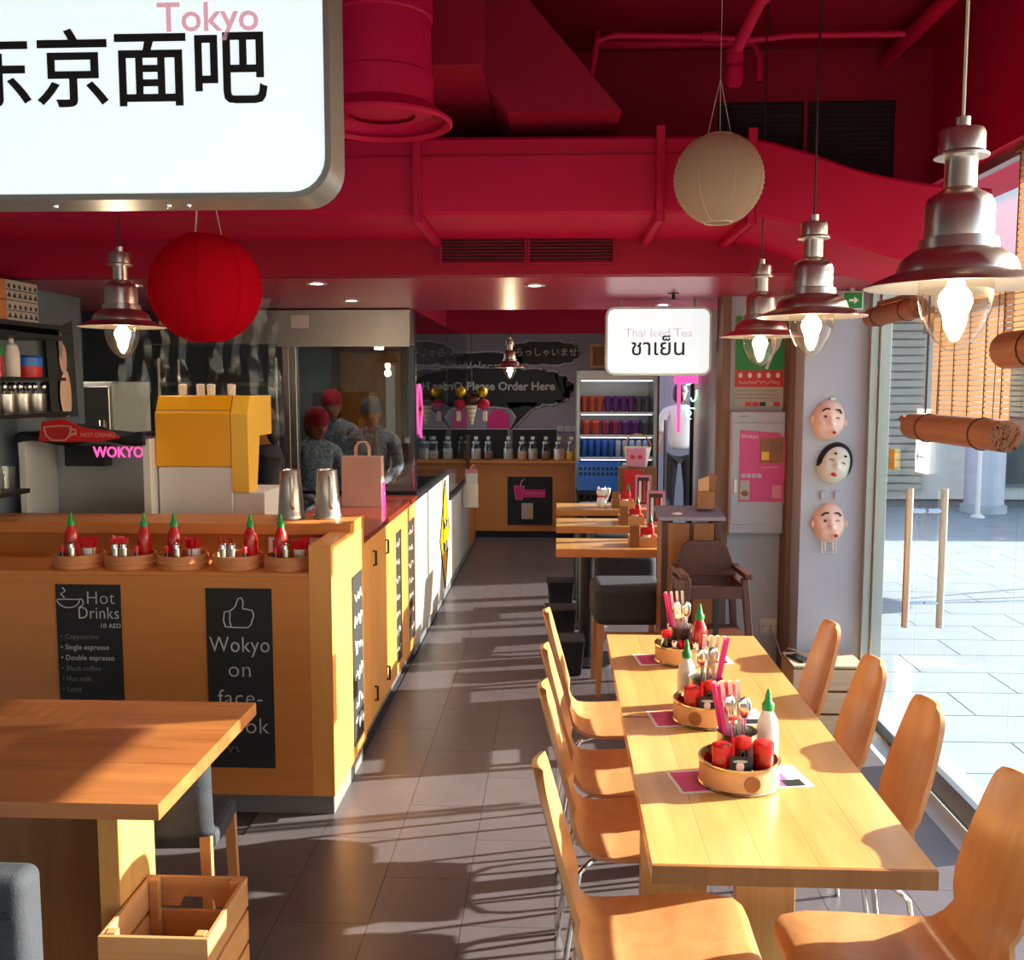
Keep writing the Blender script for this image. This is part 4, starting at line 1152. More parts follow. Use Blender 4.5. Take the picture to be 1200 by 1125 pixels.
crate_thing('slatted pine crate beside the side table leg', (-0.982, 2.39, 0), 0.275, 0.31, 0.385, 4, ('crate', 'cratey'), True)
pc = crate_thing('pale slatted crate standing below the masks', (1.335, 4.88, 0), 0.35, 0.26, 0.345, 3, ('pale', 'pale'))
for k in range(4):
    bx('top_slat', 'pale', pc, -0.175, -0.128 + k * 0.064, 0.346, 0.175, -0.070 + k * 0.064, 0.358, bev=0.002)
sk = thing('wall_socket', 'white double wall socket above the pale crate', 'socket', (1.20, 5.40, 0.40))
bx('plate', 'white', sk, -0.075, -0.012, -0.05, 0.02, 0.0, 0.04, bev=0.003)
for x in (-0.05, -0.005):
    bx('plug', 'white', sk, x - 0.014, -0.04, -0.03, x + 0.014, -0.012, 0.005, bev=0.004)
ph = thing('phone', 'dark phone charging on the pale crate', 'phone', (1.22, 4.87, 0.359), 0.4)
bx('body', 'ink', ph, -0.035, -0.07, 0, 0.035, 0.07, 0.009, bev=0.003)
bx('screen', 'screen', ph, -0.031, -0.064, 0.009, 0.031, 0.064, 0.0095)
tag(B().tube([(1.195, 5.36, 0.375), (1.19, 5.15, 0.30), (1.20, 5.04, 0.37), (1.25, 4.98, 0.364), (1.31, 4.95, 0.364), (1.33, 4.90, 0.364), (1.325, 4.82, 0.364), (1.275, 4.782, 0.364), (1.251, 4.797, 0.364)], 0.0025, 6).out('charging_cable', 'paper', smooth=True), 'white charging cable curled over the pale crate', 'cable')

# left side table, seats
lt = thing('side_table', 'reddish oak slab table in front of the counter', 'table', (-1.6, 2.57, 0))
for k in range(3):
    bx('plank', 'tablex', lt, -0.67, -0.385 + k * 0.2505, 0.70, 0.667, -0.385 + k * 0.2505 + 0.25, 0.74, bev=0.0015)
bx('leg_slab', 'tleg', lt, 0.42, -0.19, 0, 0.475, 0.03, 0.70, bev=0.002)
bx('modesty_panel', 'mwood', lt, -0.65, 0.0, 0.05, 0.42, 0.03, 0.70)
fc = thing('upholstered_chair', 'grey fabric chair tucked in beside the side table and the counter', 'chair', (-1.135, 2.745, 0), 0.08)
vs, fs = [], []
for j, (z, o) in enumerate(((0.445, 0.0), (0.46, -0.006), (0.56, -0.012), (0.64, -0.016), (0.652, -0.012))):
    for i in range(9):
        x = -0.16 + 0.30 * i / 8
        y = -0.075 + 0.9 * (x + 0.01) ** 2
        vs.append((x, y + o, z))
for j in range(4):
    for i in range(8):
        fs.append((j * 9 + i, j * 9 + i + 1, j * 9 + 10 + i, j * 9 + 9 + i))
br = B().add(vs, fs).out('backrest', 'fabric', fc, smooth=True)
mo = br.modifiers.new('thick', 'SOLIDIFY')
mo.thickness = 0.035
mo.offset = 1
bx('seat', 'fabric', fc, -0.16, -0.03, 0.36, 0.14, 0.22, 0.42, bev=0.02)
for (x, y, x2, y2, zz) in ((-0.14, -0.04, -0.15, -0.05, 0.46), (0.115, -0.055, 0.125, -0.065, 0.46), (-0.14, 0.2, -0.15, 0.21, 0.37), (0.12, 0.2, 0.13, 0.21, 0.37)):
    B().hexa([(x2 - .013, y2 - .013, 0), (x2 + .013, y2 - .013, 0), (x2 + .013, y2 + .013, 0), (x2 - .013, y2 + .013, 0)], [(x - .016, y - .014, zz), (x + .016, y - .014, zz), (x + .016, y + .014, zz), (x - .016, y + .014, zz)]).out('leg', 'ply', fc)
f2 = thing('upholstered_chair', 'dark grey fabric chair back seen before the side table', 'chair', (-1.42, 2.08, 0))
B().box(-0.23, -0.05, 0.28, 0.235, 0.05, 0.63).out('backrest', 'fabric', f2, bev=0.03, seg=5, smooth=True)
bx('seam_piping', 'ink', f2, -0.20, -0.0515, 0.535, 0.21, -0.049, 0.539)
st_ = B()
for k in range(16):
    st_.box(-0.2 + k * 0.026, -0.053, 0.54, -0.19 + k * 0.026, -0.049, 0.552)
so_ = st_.out('stitching', 'ink', f2)
so_['kind'] = 'stuff'
bx('seat', 'fabric', f2, -0.23, 0.055, 0.36, 0.12, 0.18, 0.44, bev=0.02)
for x in (-0.20, 0.2):
    bx('leg', 'ply', f2, x - 0.018, -0.03, 0, x + 0.018, 0.01, 0.30)
    bx('leg', 'ply', f2, x * 0.5 - 0.038, 0.13, 0, x * 0.5 - 0.002, 0.17, 0.36)

# ------------------------------------------------------------------ pendant lamps
def lamp_meshes():
    prof = [(0.006, 0.385), (0.012, 0.383), (0.012, 0.362), (0.034, 0.360), (0.037, 0.352), (0.037, 0.318), (0.044, 0.312), (0.044, 0.308), (0.026, 0.306), (0.026, 0.250), (0.034, 0.243), (0.050, 0.232), (0.056, 0.215), (0.056, 0.155), (0.064, 0.152), (0.066, 0.132), (0.072, 0.130), (0.092, 0.112), (0.098, 0.095), (0.099, 0.088), (0.110, 0.084), (0.150, 0.064), (0.151, 0.061)]
    prof = [(r, 0.061 + (z - 0.061) * 0.876) for r, z in prof]
    body = B().lathe(prof, 36, cap=False).mesh('shade', m['lampm'], True, 50)
    inner = B().lathe([(0.151, 0.061), (0.145, 0.0605), (0.10, 0.074), (0.060, 0.080), (0.0, 0.080)], 36, cap=False).mesh('shade_lining', m['lamppale'], True)
    g = B().lathe([(0.060, 0.078), (0.061, 0.045), (0.057, 0.02), (0.047, -0.006), (0.032, -0.029), (0.013, -0.046), (0.0, -0.049)], 28, cap=False).mesh('glass_cover', m['bulbg'], True)
    b = B().lathe([(0.0, 0.078), (0.013, 0.072), (0.015, 0.062), (0.025, 0.050), (0.028, 0.036), (0.023, 0.020), (0.012, 0.004), (0.006, -0.012), (0.0, -0.016)], 20, cap=False).mesh('bulb', m['bulb'], True)
    return [('shade', body), ('shade_lining', inner), ('glass_cover', g), ('bulb', b)]
LM = lamp_meshes()
def lamp(label, x, y, ztip, zc, cordm='cordd', rose=True, sc=1.0):
    t = make('pendant_lamp', label, 'lamp', LM, (x, y, ztip + 0.049 * sc), 0, 'nickel pendant lamps', scale=sc)
    B().tube([(0, 0, 0.34), (0, 0, (zc - t.location.z) / sc)], 0.003, 6).out('cord', cordm, t)
    if rose:
        B().lathe([(0.045, (zc - t.location.z) / sc - 0.001), (0.045, (zc - t.location.z) / sc - 0.05), (0.012, (zc - t.location.z) / sc - 0.056)], 18).out('ceiling_rose', 'lampm', t, smooth=True)
    l = bpy.data.lights.new('bulb_light', 'POINT')
    l.energy = 5.0
    l.color = (1.0, 0.76, 0.48)
    l.shadow_soft_size = 0.03
    lo = bpy.data.objects.new('bulb_light', l)
    C.objects.link(lo)
    lo.parent = t
    lo.location = (0, 0, -0.03)
    return t
lamp('large lit nickel pendant lamp nearest the camera by the window', 0.682, 1.74, 1.779, 3.12, 'wire')
lamp('lit nickel pendant lamp in the middle of the window row', 0.714, 2.83, 1.803, 3.12)
lamp('lit nickel pendant lamp farthest back in the window row', 0.748, 3.70, 1.791, 3.12, rose=False)
lamp('lit nickel pendant lamp over the counter left of the red lantern', -1.552, 3.47, 1.819, 3.12)
lamp('small lit nickel pendant lamp far back over the aisle', -0.40, 8.3, 1.775, 2.8, sc=0.9)
cr_ = thing('ceiling_rose', 'nickel ceiling cup above the middle pendant lamp', 'ceiling cup', (0.60, 2.60, 3.12))
B().lathe([(0.05, 0), (0.05, -0.07), (0.056, -0.074), (0.056, -0.08), (0.02, -0.085)], 20).out('cup', 'lampm', cr_, smooth=True)
B().cyl(0, 0, -0.35, -0.085, 0.004, n=8).out('stem', 'lampm', cr_)

# ------------------------------------------------------------------ paper lanterns
def lantern(label, x, y, z, r, mat, hook, wirem):
    t = thing('paper_lantern', label, 'lantern', (x, y, z))
    n = 22
    prof = []
    for i in range(n + 1):
        a = -pi / 2 * 0.80 + pi * 0.80 * i / n
        prof.append((r * math.cos(a), r * 0.99 * math.sin(a)))
        if i < n:
            a2 = a + pi * 0.80 / n / 2
            prof.append((r * math.cos(a2) * 0.978, r * 0.99 * math.sin(a2) * 0.985))
    B().lathe(prof, 40, cap=False).out('paper_shell', mat, t, smooth=True, ang=60)
    rt_ = prof[-1]
    for k in range(8):
        q = 2 * pi * k / 8 + 0.2
        B().tube([(1.002 * r2 * math.cos(q), 1.002 * r2 * math.sin(q), z2) for r2, z2 in prof[::2]], 0.0014, 4).out('panel_seam', wirem, t)
    B().tube([(rt_[0] * math.cos(a), rt_[0] * math.sin(a), rt_[1]) for a in [2 * pi * i / 28 for i in range(29)]], 0.003, 6).out('top_ring', wirem, t)
    B().tube([(rt_[0] * math.cos(a), rt_[0] * math.sin(a), -rt_[1]) for a in [2 * pi * i / 28 for i in range(29)]], 0.003, 6).out('bottom_ring', wirem, t)
    for k in range(3):
        a = 2 * pi * k / 3 + 0.4
        B().tube([(rt_[0] * math.cos(a), rt_[0] * math.sin(a), rt_[1]), (0, 0, hook - z)], 0.0012, 5).out('hanging_string', 'wire', t)
    if hook < 3.1:
        B().tube([(0, 0, hook - z), (0, 0, 3.12 - z)], 0.0012, 5).out('hanging_string', 'wire', t)
    return t
lantern('white paper lantern hanging in front of the wavy duct', 0.534, 3.38, 2.406, 0.150, 'paperw', 2.73, 'wire')
lantern('large red paper lantern over the counter', -1.149, 3.20, 2.038, 0.180, 'paperr', 2.50, 'paperr')

# ------------------------------------------------------------------ lit signs
def lightbox(name, label, x0, x1, z0, z1, y, depth, r, hang):
    t = thing(name, label, 'sign', ((x0 + x1) / 2, y, z0))
    w_, h = (x1 - x0) / 2, z1 - z0
    sh_ = B()
    po = rrect(-w_, 0, w_, h, r)
    pi_ = rrect(-w_ + 0.012, 0.012, w_ - 0.012, h - 0.012, r - 0.01)
    n = len(po)
    vs = [(p[0], 0.0, p[1]) for p in pi_] + [(p[0], 0.0, p[1]) for p in po] + [(p[0], depth, p[1]) for p in po] + [(p[0], depth, p[1]) for p in pi_] 
    fs = []
    for i in range(n):
        q = (i + 1) % n
        fs += [(i, q, n + q, n + i), (n + i, n + q, 2 * n + q, 2 * n + i), (2 * n + i, 2 * n + q, 3 * n + q, 3 * n + i), (3 * n + i, 3 * n + q, q, i)]
    sh_.add(vs, fs)
    sh_.out('casing', 'alu', t, smooth=True, ang=35)
    B().prism(rrect(-w_ + 0.012, 0.012, w_ - 0.012, h - 0.012, r - 0.01), 'y', 0.004, 0.010).out('lit_face', 'signface', t)
    B().prism(rrect(-w_ + 0.012, 0.012, w_ - 0.012, h - 0.012, r - 0.01), 'y', depth - 0.01, depth - 0.004).out('rear_face', 'signface', t)
    for sx in (-1, 1):
        B().tube([(sx * w_ * 0.7, depth / 2, h), (sx * w_ * 0.7, depth / 2, hang - z0)], 0.006, 8).out('hanger', 'alu', t)
    return t, w_, h
t, w_, h = lightbox('hanging_sign', 'large lit white sign with black characters hanging close to the camera', -1.275, -0.432, 2.078, 2.65, 1.90, 0.12, 0.075, 3.12)
text('lettering', '东京面吧', 0.152, 'ink', t, (0.0, 0.003, 0.235), weight=0.0018)
text('lettering', 'Tokyo', 0.075, 'litpink', t, (0.19, 0.003, 0.335), weight=0.001)
for x in (-0.15, 0.08, 0.12):
    B().ball((x, 0.06, 0.0), 0.006, 8, 6).out('screw', 'chrome', t)
t, w_, h = lightbox('hanging_sign', 'small lit white sign with Thai lettering hanging over the aisle', 0.265, 0.848, 1.779, 2.155, 5.5, 0.12, 0.05, 2.2)
text('lettering', 'ชาเย็น', 0.125, 'ink', t, (0.0, 0.003, 0.150), weight=0.001)
text('lettering', 'Thai Iced Tea', 0.068, 'litgrey', t, (0.0, 0.003, 0.232))

# ------------------------------------------------------------------ bamboo blinds
m['slatt'] = translucent('blind_slats', '#d9bfa4', 0.42)
def blind(label, x, y0, y1, ztop, zroll, rr, weave=True, yroll=None):
    t = thing('bamboo_blind', label, 'blind', (x, y0, zroll), 0, 'bamboo blinds')
    L = y1 - y0
    b = B()
    z = rr
    while z < ztop - zroll:
        b.box(-0.0015, 0, z, 0.0015, L, z + 0.0155)
        z += 0.0195
    if weave:
        o = b.out('slat_weave', 'slatt', t)
        o['kind'] = 'stuff'
        for k in range(int(L / 0.14) + 1):
            B().box(-0.004, 0.06 + k * 0.14, rr, 0.004, 0.063 + k * 0.14, ztop - zroll).out('warp_cord', 'dwood', t)
    bx('top_rail', 'bamboo', t, -0.02, 0, ztop - zroll - 0.02, 0.012, L, ztop - zroll, bev=0.002)
    ya, yb = (0, L) if not yroll else (yroll[0] - y0, yroll[1] - y0)
    B().tube([(-rr * 0.9, ya, 0), (-rr * 0.9, yb, 0)], rr, 20).out('rolled_end', 'bamboo', t, smooth=True, ang=60)
    e = B()
    rn = random.Random(3)
    for yy, s in ((ya, -1), (yb, 1)):
        for k in range(70):
            a = rn.random() * 6.283
            r = rr * 0.95 * math.sqrt(rn.random())
            e.box(-rr * 0.9 + r * math.cos(a) - .003, min(yy, yy + s * .006), r * math.sin(a) - .003, -rr * 0.9 + r * math.cos(a) + .003, max(yy, yy + s * .006), r * math.sin(a) + .003)
    eo = e.out('cane_ends', 'bamboo', t)
    eo['kind'] = 'stuff'
    for k in (0.2, 0.8):
        y = ya + (yb - ya) * k
        B().tube([(-0.012, y, ztop - zroll), (-0.02, y, rr * 0.9)], 0.002, 5).out('pull_cord', 'dwood', t)
        B().tube([(-rr * 0.9 + rr * 1.04 * math.cos(a), y, rr * 1.04 * math.sin(a)) for a in [2 * pi * i / 16 for i in range(17)]], 0.003, 5).out('tie_cord', 'dwood', t)
    return t
blind('bamboo blind rolled highest, nearest the camera', 1.568, 2.45, 3.50, 2.53, 1.84, 0.062, yroll=(2.42, 3.40))
blind('bamboo blind hanging lowest, beside the near blind', 1.535, 3.42, 4.12, 2.12, 1.553, 0.054, yroll=(3.33, 4.18))
blind('bamboo blind fully rolled up above the glass door', 1.535, 4.19, 4.80, 2.12, 2.045, 0.045)
tag(B().tube([(1.49, 4.19, 1.56), (1.49, 4.23, 1.58), (1.49, 4.27, 1.565), (1.49, 4.32, 1.58), (1.495, 4.35, 1.57)], [0.006, 0.014, 0.01, 0.016, 0.006], 8).out('cord_knot', 'bamboo', smooth=True), 'knotted cord end sticking out of the lowest blind', 'cord')

# ------------------------------------------------------------------ masks on the column
def mask(label, x, z, skin, okame, tilt):
    t = thing('face_mask', label, 'mask', (x, 5.07, z), 0, 'masks on the column')
    t.rotation_euler = (0, tilt, 0)
    nu, nv = 22, 14
    vs, fs = [], []
    for j in range(nv + 1):
        rr = j / nv
        for i in range(nu):
            a = 2 * pi * i / nu
            ca, sa = math.cos(a), math.sin(a)
            wx, wz = 0.083, 0.108
            if okame:
                wx *= 1 + 0.12 * max(0, -sa)
            px, pz = wx * rr * ca, wz * rr * sa
            d_ = 0.055 * math.sqrt(max(0, 1 - rr ** 2.6))
            def g(cx, cz, s, h):
                return h * math.exp(-((px - cx) ** 2 + (pz - cz) ** 2) / (2 * s * s))
            d_ += g(0, -0.012, 0.013, 0.022) + g(-0.042, -0.028, 0.022, 0.012) + g(0.042, -0.028, 0.022, 0.012)
            d_ -= g(-0.03, 0.018, 0.013, 0.010) + g(0.03, 0.018, 0.013, 0.010)
            d_ += g(0.018 if not okame else 0, -0.055, 0.014, 0.018 if not okame else 0.008) + g(0, 0.045, 0.03, 0.006)
            vs.append((px, -max(0.001, d_), pz))
    for j in range(nv):
        for i in range(nu):
            k = (i + 1) % nu
            fs.append((j * nu + i, j * nu + k, (j + 1) * nu + k, (j + 1) * nu + i))
    B().add(vs, fs).out('face', skin, t, smooth=True, ang=80)
    if okame:
        hv, hf = [], []
        for i in range(17):
            a = -0.25 * pi * 0.4 + (pi + 0.2 * pi) * i / 16
            for k2, (sc2, yy) in enumerate(((1.05, 0.0), (1.03, -0.022), (0.86, -0.036), (0.80, -0.030))):
                hv.append((0.083 * sc2 * math.cos(a), yy, 0.108 * sc2 * math.sin(a) if sc2 > 0.9 else 0.108 * sc2 * math.sin(a) - 0.0))
        for i in range(16):
            for k2 in range(3):
                hf.append((i * 4 + k2, i * 4 + k2 + 1, i * 4 + 5 + k2, i * 4 + 4 + k2))
        B().add(hv, hf).out('hair', 'hair', t, smooth=True)
        for sx in (-1, 1):
            B().ball((sx * 0.026, -0.062, 0.052), (0.008, 0.004, 0.006), 10, 6).out('eyebrow', 'hair', t)
            B().tube([(sx * 0.018, -0.053, 0.016), (sx * 0.03, -0.052, 0.019), (sx * 0.042, -0.046, 0.014)], 0.0022, 5).out('eye', 'hair', t)
        B().ball((0, -0.062, -0.052), (0.016, 0.006, 0.010), 12, 8).out('mouth', 'red', t, smooth=True)
    else:
        for sx in (-1, 1):
            B().tube([(sx * 0.016, -0.058, 0.056), (sx * 0.032, -0.057, 0.058), (sx * 0.048, -0.046, 0.042)], 0.0045, 6).out('eyebrow', 'hair', t, smooth=True)
        e_ = B().ball((-0.03, -0.048, 0.016), (0.011, 0.006, 0.010), 12, 8).out('eye', 'offw', t, smooth=True)
        B().ball((-0.03, -0.053, 0.016), (0.006, 0.004, 0.006), 10, 6).out('pupil', 'hair', e_)
        B().tube([(0.02, -0.052, 0.014), (0.032, -0.051, 0.018), (0.044, -0.045, 0.014)], 0.002, 5).out('wink', 'hair', t)
        B().ball((0.02, -0.072, -0.058), (0.010, 0.008, 0.008), 10, 8).out('mouth', 'red', t, smooth=True)
        for sx in (-1, 1):
            B().ball((sx * 0.084, -0.012, -0.005), (0.010, 0.012, 0.022), 10, 8).out('ear', skin, t, smooth=True)
    return t
mask('pink winking mask at the top of the column', 1.378, 1.548, 'skinl', False, 0.12)
mask('white woman mask with black hair on the column', 1.413, 1.325, 'maskw', True, 0.30)
mask('pink winking mask lowest on the column', 1.395, 1.022, 'skinl', False, 0.0)
for i, (x, z) in enumerate(((1.395, 1.645), (1.36, 1.165), (1.43, 1.165))):
    tag(bx('hook', ('steel', 'grey', 'grey')[i], None, x - 0.012, 5.055, z - 0.022, x + 0.012, 5.07, z + 0.022, bev=0.003), ['small metal hook above the top mask', 'grey adhesive hook above the lowest mask, left one', 'grey adhesive hook above the lowest mask, right one'][i], 'hook')
tag(B().tube([(1.36, 5.05, 0.945), (1.36, 5.05, 0.87), (1.43, 5.05, 0.87), (1.43, 5.05, 0.945)], 0.004, 6).tube([(1.375, 5.05, 0.945), (1.375, 5.05, 0.88)], 0.004, 6).tube([(1.415, 5.05, 0.945), (1.415, 5.05, 0.88)], 0.004, 6).out('mask_strap', 'paper'), 'white strap hanging under the lowest mask', 'strap')
ex = thing('exit_sign', 'green exit sign above the column', 'sign', (1.45, 4.98, 2.14))
bx('casing', 'white', ex, -0.05, -0.02, -0.045, 0.05, 0.02, 0.045, bev=0.003)
bx('face', 'green', ex, -0.044, -0.024, -0.038, 0.044, -0.02, 0.038)
B().prism([(-0.02, -0.006), (0.005, -0.006), (0.005, -0.018), (0.025, 0.0), (0.005, 0.018), (0.005, 0.006), (-0.02, 0.006)], 'y', -0.026, -0.024).out('arrow', 'paper', ex)
bx('bracket', 'white', ex, -0.01, -0.01, 0.045, 0.01, 0.01, 0.06)

# electrical cabinet and posters
ec = thing('electrical_cabinet', 'grey metal wall cabinet with a pink poster on its door', 'cabinet', (1.075, 5.40, 0.925))
bx('body', 'grey', ec, -0.145, -0.08, 0.0, 0.145, 0.0, 0.66, bev=0.004)
dd = bx('door', 'grey', ec, -0.138, -0.088, 0.05, 0.138, -0.08, 0.60, bev=0.003)
bx('latch', 'steel', dd, -0.125, -0.094, 0.22, -0.105, -0.088, 0.30, bev=0.003)
bx('top_panel', 'grey', ec, -0.138, -0.086, 0.61, 0.138, -0.08, 0.655)
scrib(ec, 'ink', -0.10, -0.06, 0.635, 0.008, -0.087, 'y', 3, 0.0015)
p1 = thing('menu_poster', 'pink food menu poster on the grey cabinet door', 'poster', (1.105, 5.310, 1.10), 0)
B().prism([(-0.125, 0.0), (0.115, 0.0), (0.115, 0.335), (0.085, 0.37), (-0.125, 0.385)], 'y', -0.002, 0.0).out('sheet', 'pinkp', p1)
bx('border', 'offw', p1, -0.13, -0.0015, -0.006, 0.12, 0.0005, 0.0)
bx('noodle_photo', 'mwood', p1, -0.02, -0.004, 0.21, 0.105, -0.002, 0.345)
bx('dish_photo', 'post', p1, 0.035, -0.005, 0.27, 0.10, -0.004, 0.325)
bx('salad_photo', 'yellowl', p1, -0.01, -0.005, 0.225, 0.03, -0.004, 0.27)
bx('bowl_photo', 'offw', p1, -0.12, -0.004, 0.01, -0.07, -0.002, 0.115)
B().ball((-0.095, -0.005, 0.045), (0.02, 0.002, 0.016), 10, 6).out('bowl_print', 'mwood', p1)
bx('corner_photo', 'inkpink', p1, 0.05, -0.004, 0.02, 0.10, -0.002, 0.09)
for k in range(4):
    bx('icon_print', 'inkgrey', p1, -0.115 + k * 0.028, -0.004, 0.13, -0.092 + k * 0.028, -0.002, 0.152)
text('lettering', 'Wokyo', 0.03, 'paper', p1, (-0.075, -0.003, 0.352))
scrib(p1, 'paper', -0.01, 0.08, 0.185, 0.012, -0.003, 'y', 7, 0.0015)
for k in range(6):
    scrib(p1, 'inkpink', -0.115, -0.035, 0.32 - k * 0.024, 0.004, -0.003, 'y', 8, 0.0010, 'small_print', k)
p2 = thing('event_poster', 'green and red sports event poster above the grey cabinet', 'poster', (1.09, 5.398, 1.60), 0)
bx('sheet', 'offw', p2, -0.135, -0.002, 0, 0.135, 0, 0.50)
bx('green_print', 'green', p2, -0.130, -0.004, 0.205, 0.130, -0.002, 0.495)
bx('red_print', 'red', p2, -0.130, -0.004, 0.115, 0.130, -0.002, 0.205)
B().prism([(0.03, 0.215), (0.045, 0.21), (0.075, 0.29), (0.105, 0.33), (0.125, 0.40), (0.12, 0.46), (0.10, 0.485), (0.085, 0.46), (0.09, 0.42), (0.055, 0.43), (0.035, 0.40), (0.06, 0.37), (0.065, 0.31)], 'y', -0.0055, -0.004).out('player_print', 'paper', p2)
for k in range(5):
    B().ball((-0.10 + k * 0.05, -0.005, 0.178), (0.011, 0.001, 0.015), 8, 6).out('icon_print', 'paper', p2)
scrib(p2, 'paper', -0.11, 0.11, 0.138, 0.022, -0.005, 'y', 12, 0.0022)
for k in range(3):
    scrib(p2, 'ink', -0.12, 0.10, 0.095 - k * 0.02, 0.006, -0.003, 'y', 10, 0.0010, 'small_print', k)
for k in range(5):
    bx('logo_print', ('red', 'red', 'ink', 'inkgrey', 'red')[k], p2, -0.07 + k * 0.038, -0.004, 0.012, -0.038 + k * 0.038, -0.002, 0.034)
sk_ = thing('wall_sign', 'cream sign with red lettering and an arrow on the white wall', 'sign', (1.575, 9.6, 1.55))
bx('board', 'offw', sk_, -0.008, -0.35, 0, 0, 0.35, 0.62)
text('lettering', 'KAR\nPA\n G', 0.19, 'sauce', sk_, (-0.0095, 0.0, 0.40), (pi / 2, 0, -pi / 2))
B().box(-0.012, -0.15, 0.06, -0.009, 0.15, 0.075).prism([(-0.18, 0.0675), (-0.12, 0.10), (-0.12, 0.035)], 'x', -0.012, -0.009).out('arrow', 'ink', sk_)

# ------------------------------------------------------------------ high chair, stand, small tables
def high_chair(label, loc, rz, gz):
    t = thing('high_chair', label, 'high chair', loc, rz)
    for sx in (-1, 1):
        for sy in (-1, 1):
            x0, y0 = sx * 0.20, sy * 0.20
            x1, y1 = sx * 0.135, sy * 0.135
            B().hexa([(x0 - .016, y0 - .016, 0), (x0 + .016, y0 - .016, 0), (x0 + .016, y0 + .016, 0), (x0 - .016, y0 + .016, 0)], [(x1 - .016, y1 - .016, 0.70), (x1 + .016, y1 - .016, 0.70), (x1 + .016, y1 + .016, 0.70), (x1 - .016, y1 + .016, 0.70)]).out('leg', 'dwood', t, bev=0.003)
    for z, h in ((0.20, 0.04), (0.40, 0.05), (0.62, 0.05)):
        r = 0.20 - 0.065 * z / 0.70
        for s in (-1, 1):
            bx('rail', 'dwood', t, -r, s * r - 0.010, z, r, s * r + 0.010, z + h, bev=0.002)
            bx('rail', 'dwood', t, s * r - 0.010, -r, z, s * r + 0.010, r, z + h, bev=0.002)
    bx('seat', 'dwood', t, -0.15, -0.15, 0.44, 0.15, 0.15, 0.455)
    B().prism([(-0.165, 0.67), (-0.11, 0.80), (-0.08, 0.82), (0.08, 0.82), (0.11, 0.80), (0.165, 0.67)], 'y', 0.12, 0.145).out('backrest', 'dwood', t, bev=0.004)
    for s in (-1, 1):
        bx('armrest', 'dwood', t, s * 0.15 - 0.018, -0.16, 0.70, s * 0.15 + 0.018, 0.14, 0.72, bev=0.003)
    B().box(-0.012, -0.15, 0.46, 0.012, -0.14, 0.66).out('crotch_strap', 'black', t)
    return t
hc = high_chair('dark wooden high chair between the long table and the grey cabinet', (0.74, 4.72, 0.0), 0.06, 0)
hc.scale = (1, 1, 1.17)

sd_ = thing('menu_stand', 'tall rustic wooden menu stand with a slanted top', 'stand', (0.69, 5.15, 0))
for x in (-0.135, 0.135):
    bx('post', 'dwood', sd_, x - 0.015, -0.12, 0, x + 0.015, -0.09, 1.03, bev=0.003)
    bx('post', 'dwood', sd_, x - 0.015, 0.09, 0, x + 0.015, 0.12, 1.03, bev=0.003)
bx('plank', 'mwood', sd_, -0.12, -0.115, 0.06, -0.005, -0.10, 1.02, bev=0.003)
bx('plank', 'mwood', sd_, 0.012, -0.115, 0.06, 0.12, -0.10, 1.02, bev=0.003)
bx('batten', 'dwood', sd_, -0.005, -0.118, 0.06, 0.012, -0.10, 1.02)
bx('side_panel', 'mwood', sd_, -0.15, -0.09, 0.06, -0.14, 0.09, 1.02)
bx('side_panel', 'mwood', sd_, 0.14, -0.09, 0.06, 0.15, 0.09, 1.02)
B().hexa([(-0.17, -0.15, 1.035), (0.17, -0.15, 1.035), (0.17, 0.14, 1.06), (-0.17, 0.14, 1.06)], [(-0.17, -0.15, 1.055), (0.17, -0.15, 1.055), (0.17, 0.14, 1.08), (-0.17, 0.14, 1.08)]).out('top', 'greyd', sd_, bev=0.002)
mh = thing('menu_holder', 'wooden holder with brown menus on the stand', 'menu holder', (0.775, 5.16, 1.082))
bx('box', 'mwood', mh, -0.045, -0.04, 0, 0.045, 0.04, 0.09, bev=0.002)
B().hexa([(-0.035, -0.01, 0.05), (0.02, -0.01, 0.05), (0.02, 0.0, 0.05), (-0.035, 0.0, 0.05)], [(-0.035, 0.0, 0.15), (0.02, 0.0, 0.17), (0.02, 0.008, 0.17), (-0.035, 0.008, 0.15)]).out('menu', 'tin', mh)
B().hexa([(0.01, 0.005, 0.05), (0.04, 0.005, 0.05), (0.04, 0.015, 0.05), (0.01, 0.015, 0.05)], [(0.02, 0.01, 0.19), (0.065, 0.01, 0.17), (0.065, 0.018, 0.17), (0.02, 0.018, 0.19)]).out('menu', 'mwood', mh)
tag(B().ball((0.62, 5.08, 1.06), (0.03, 0.022, 0.010), 12, 6).out('saucer', 'paper', smooth=True), 'small white dish on the menu stand', 'dish')

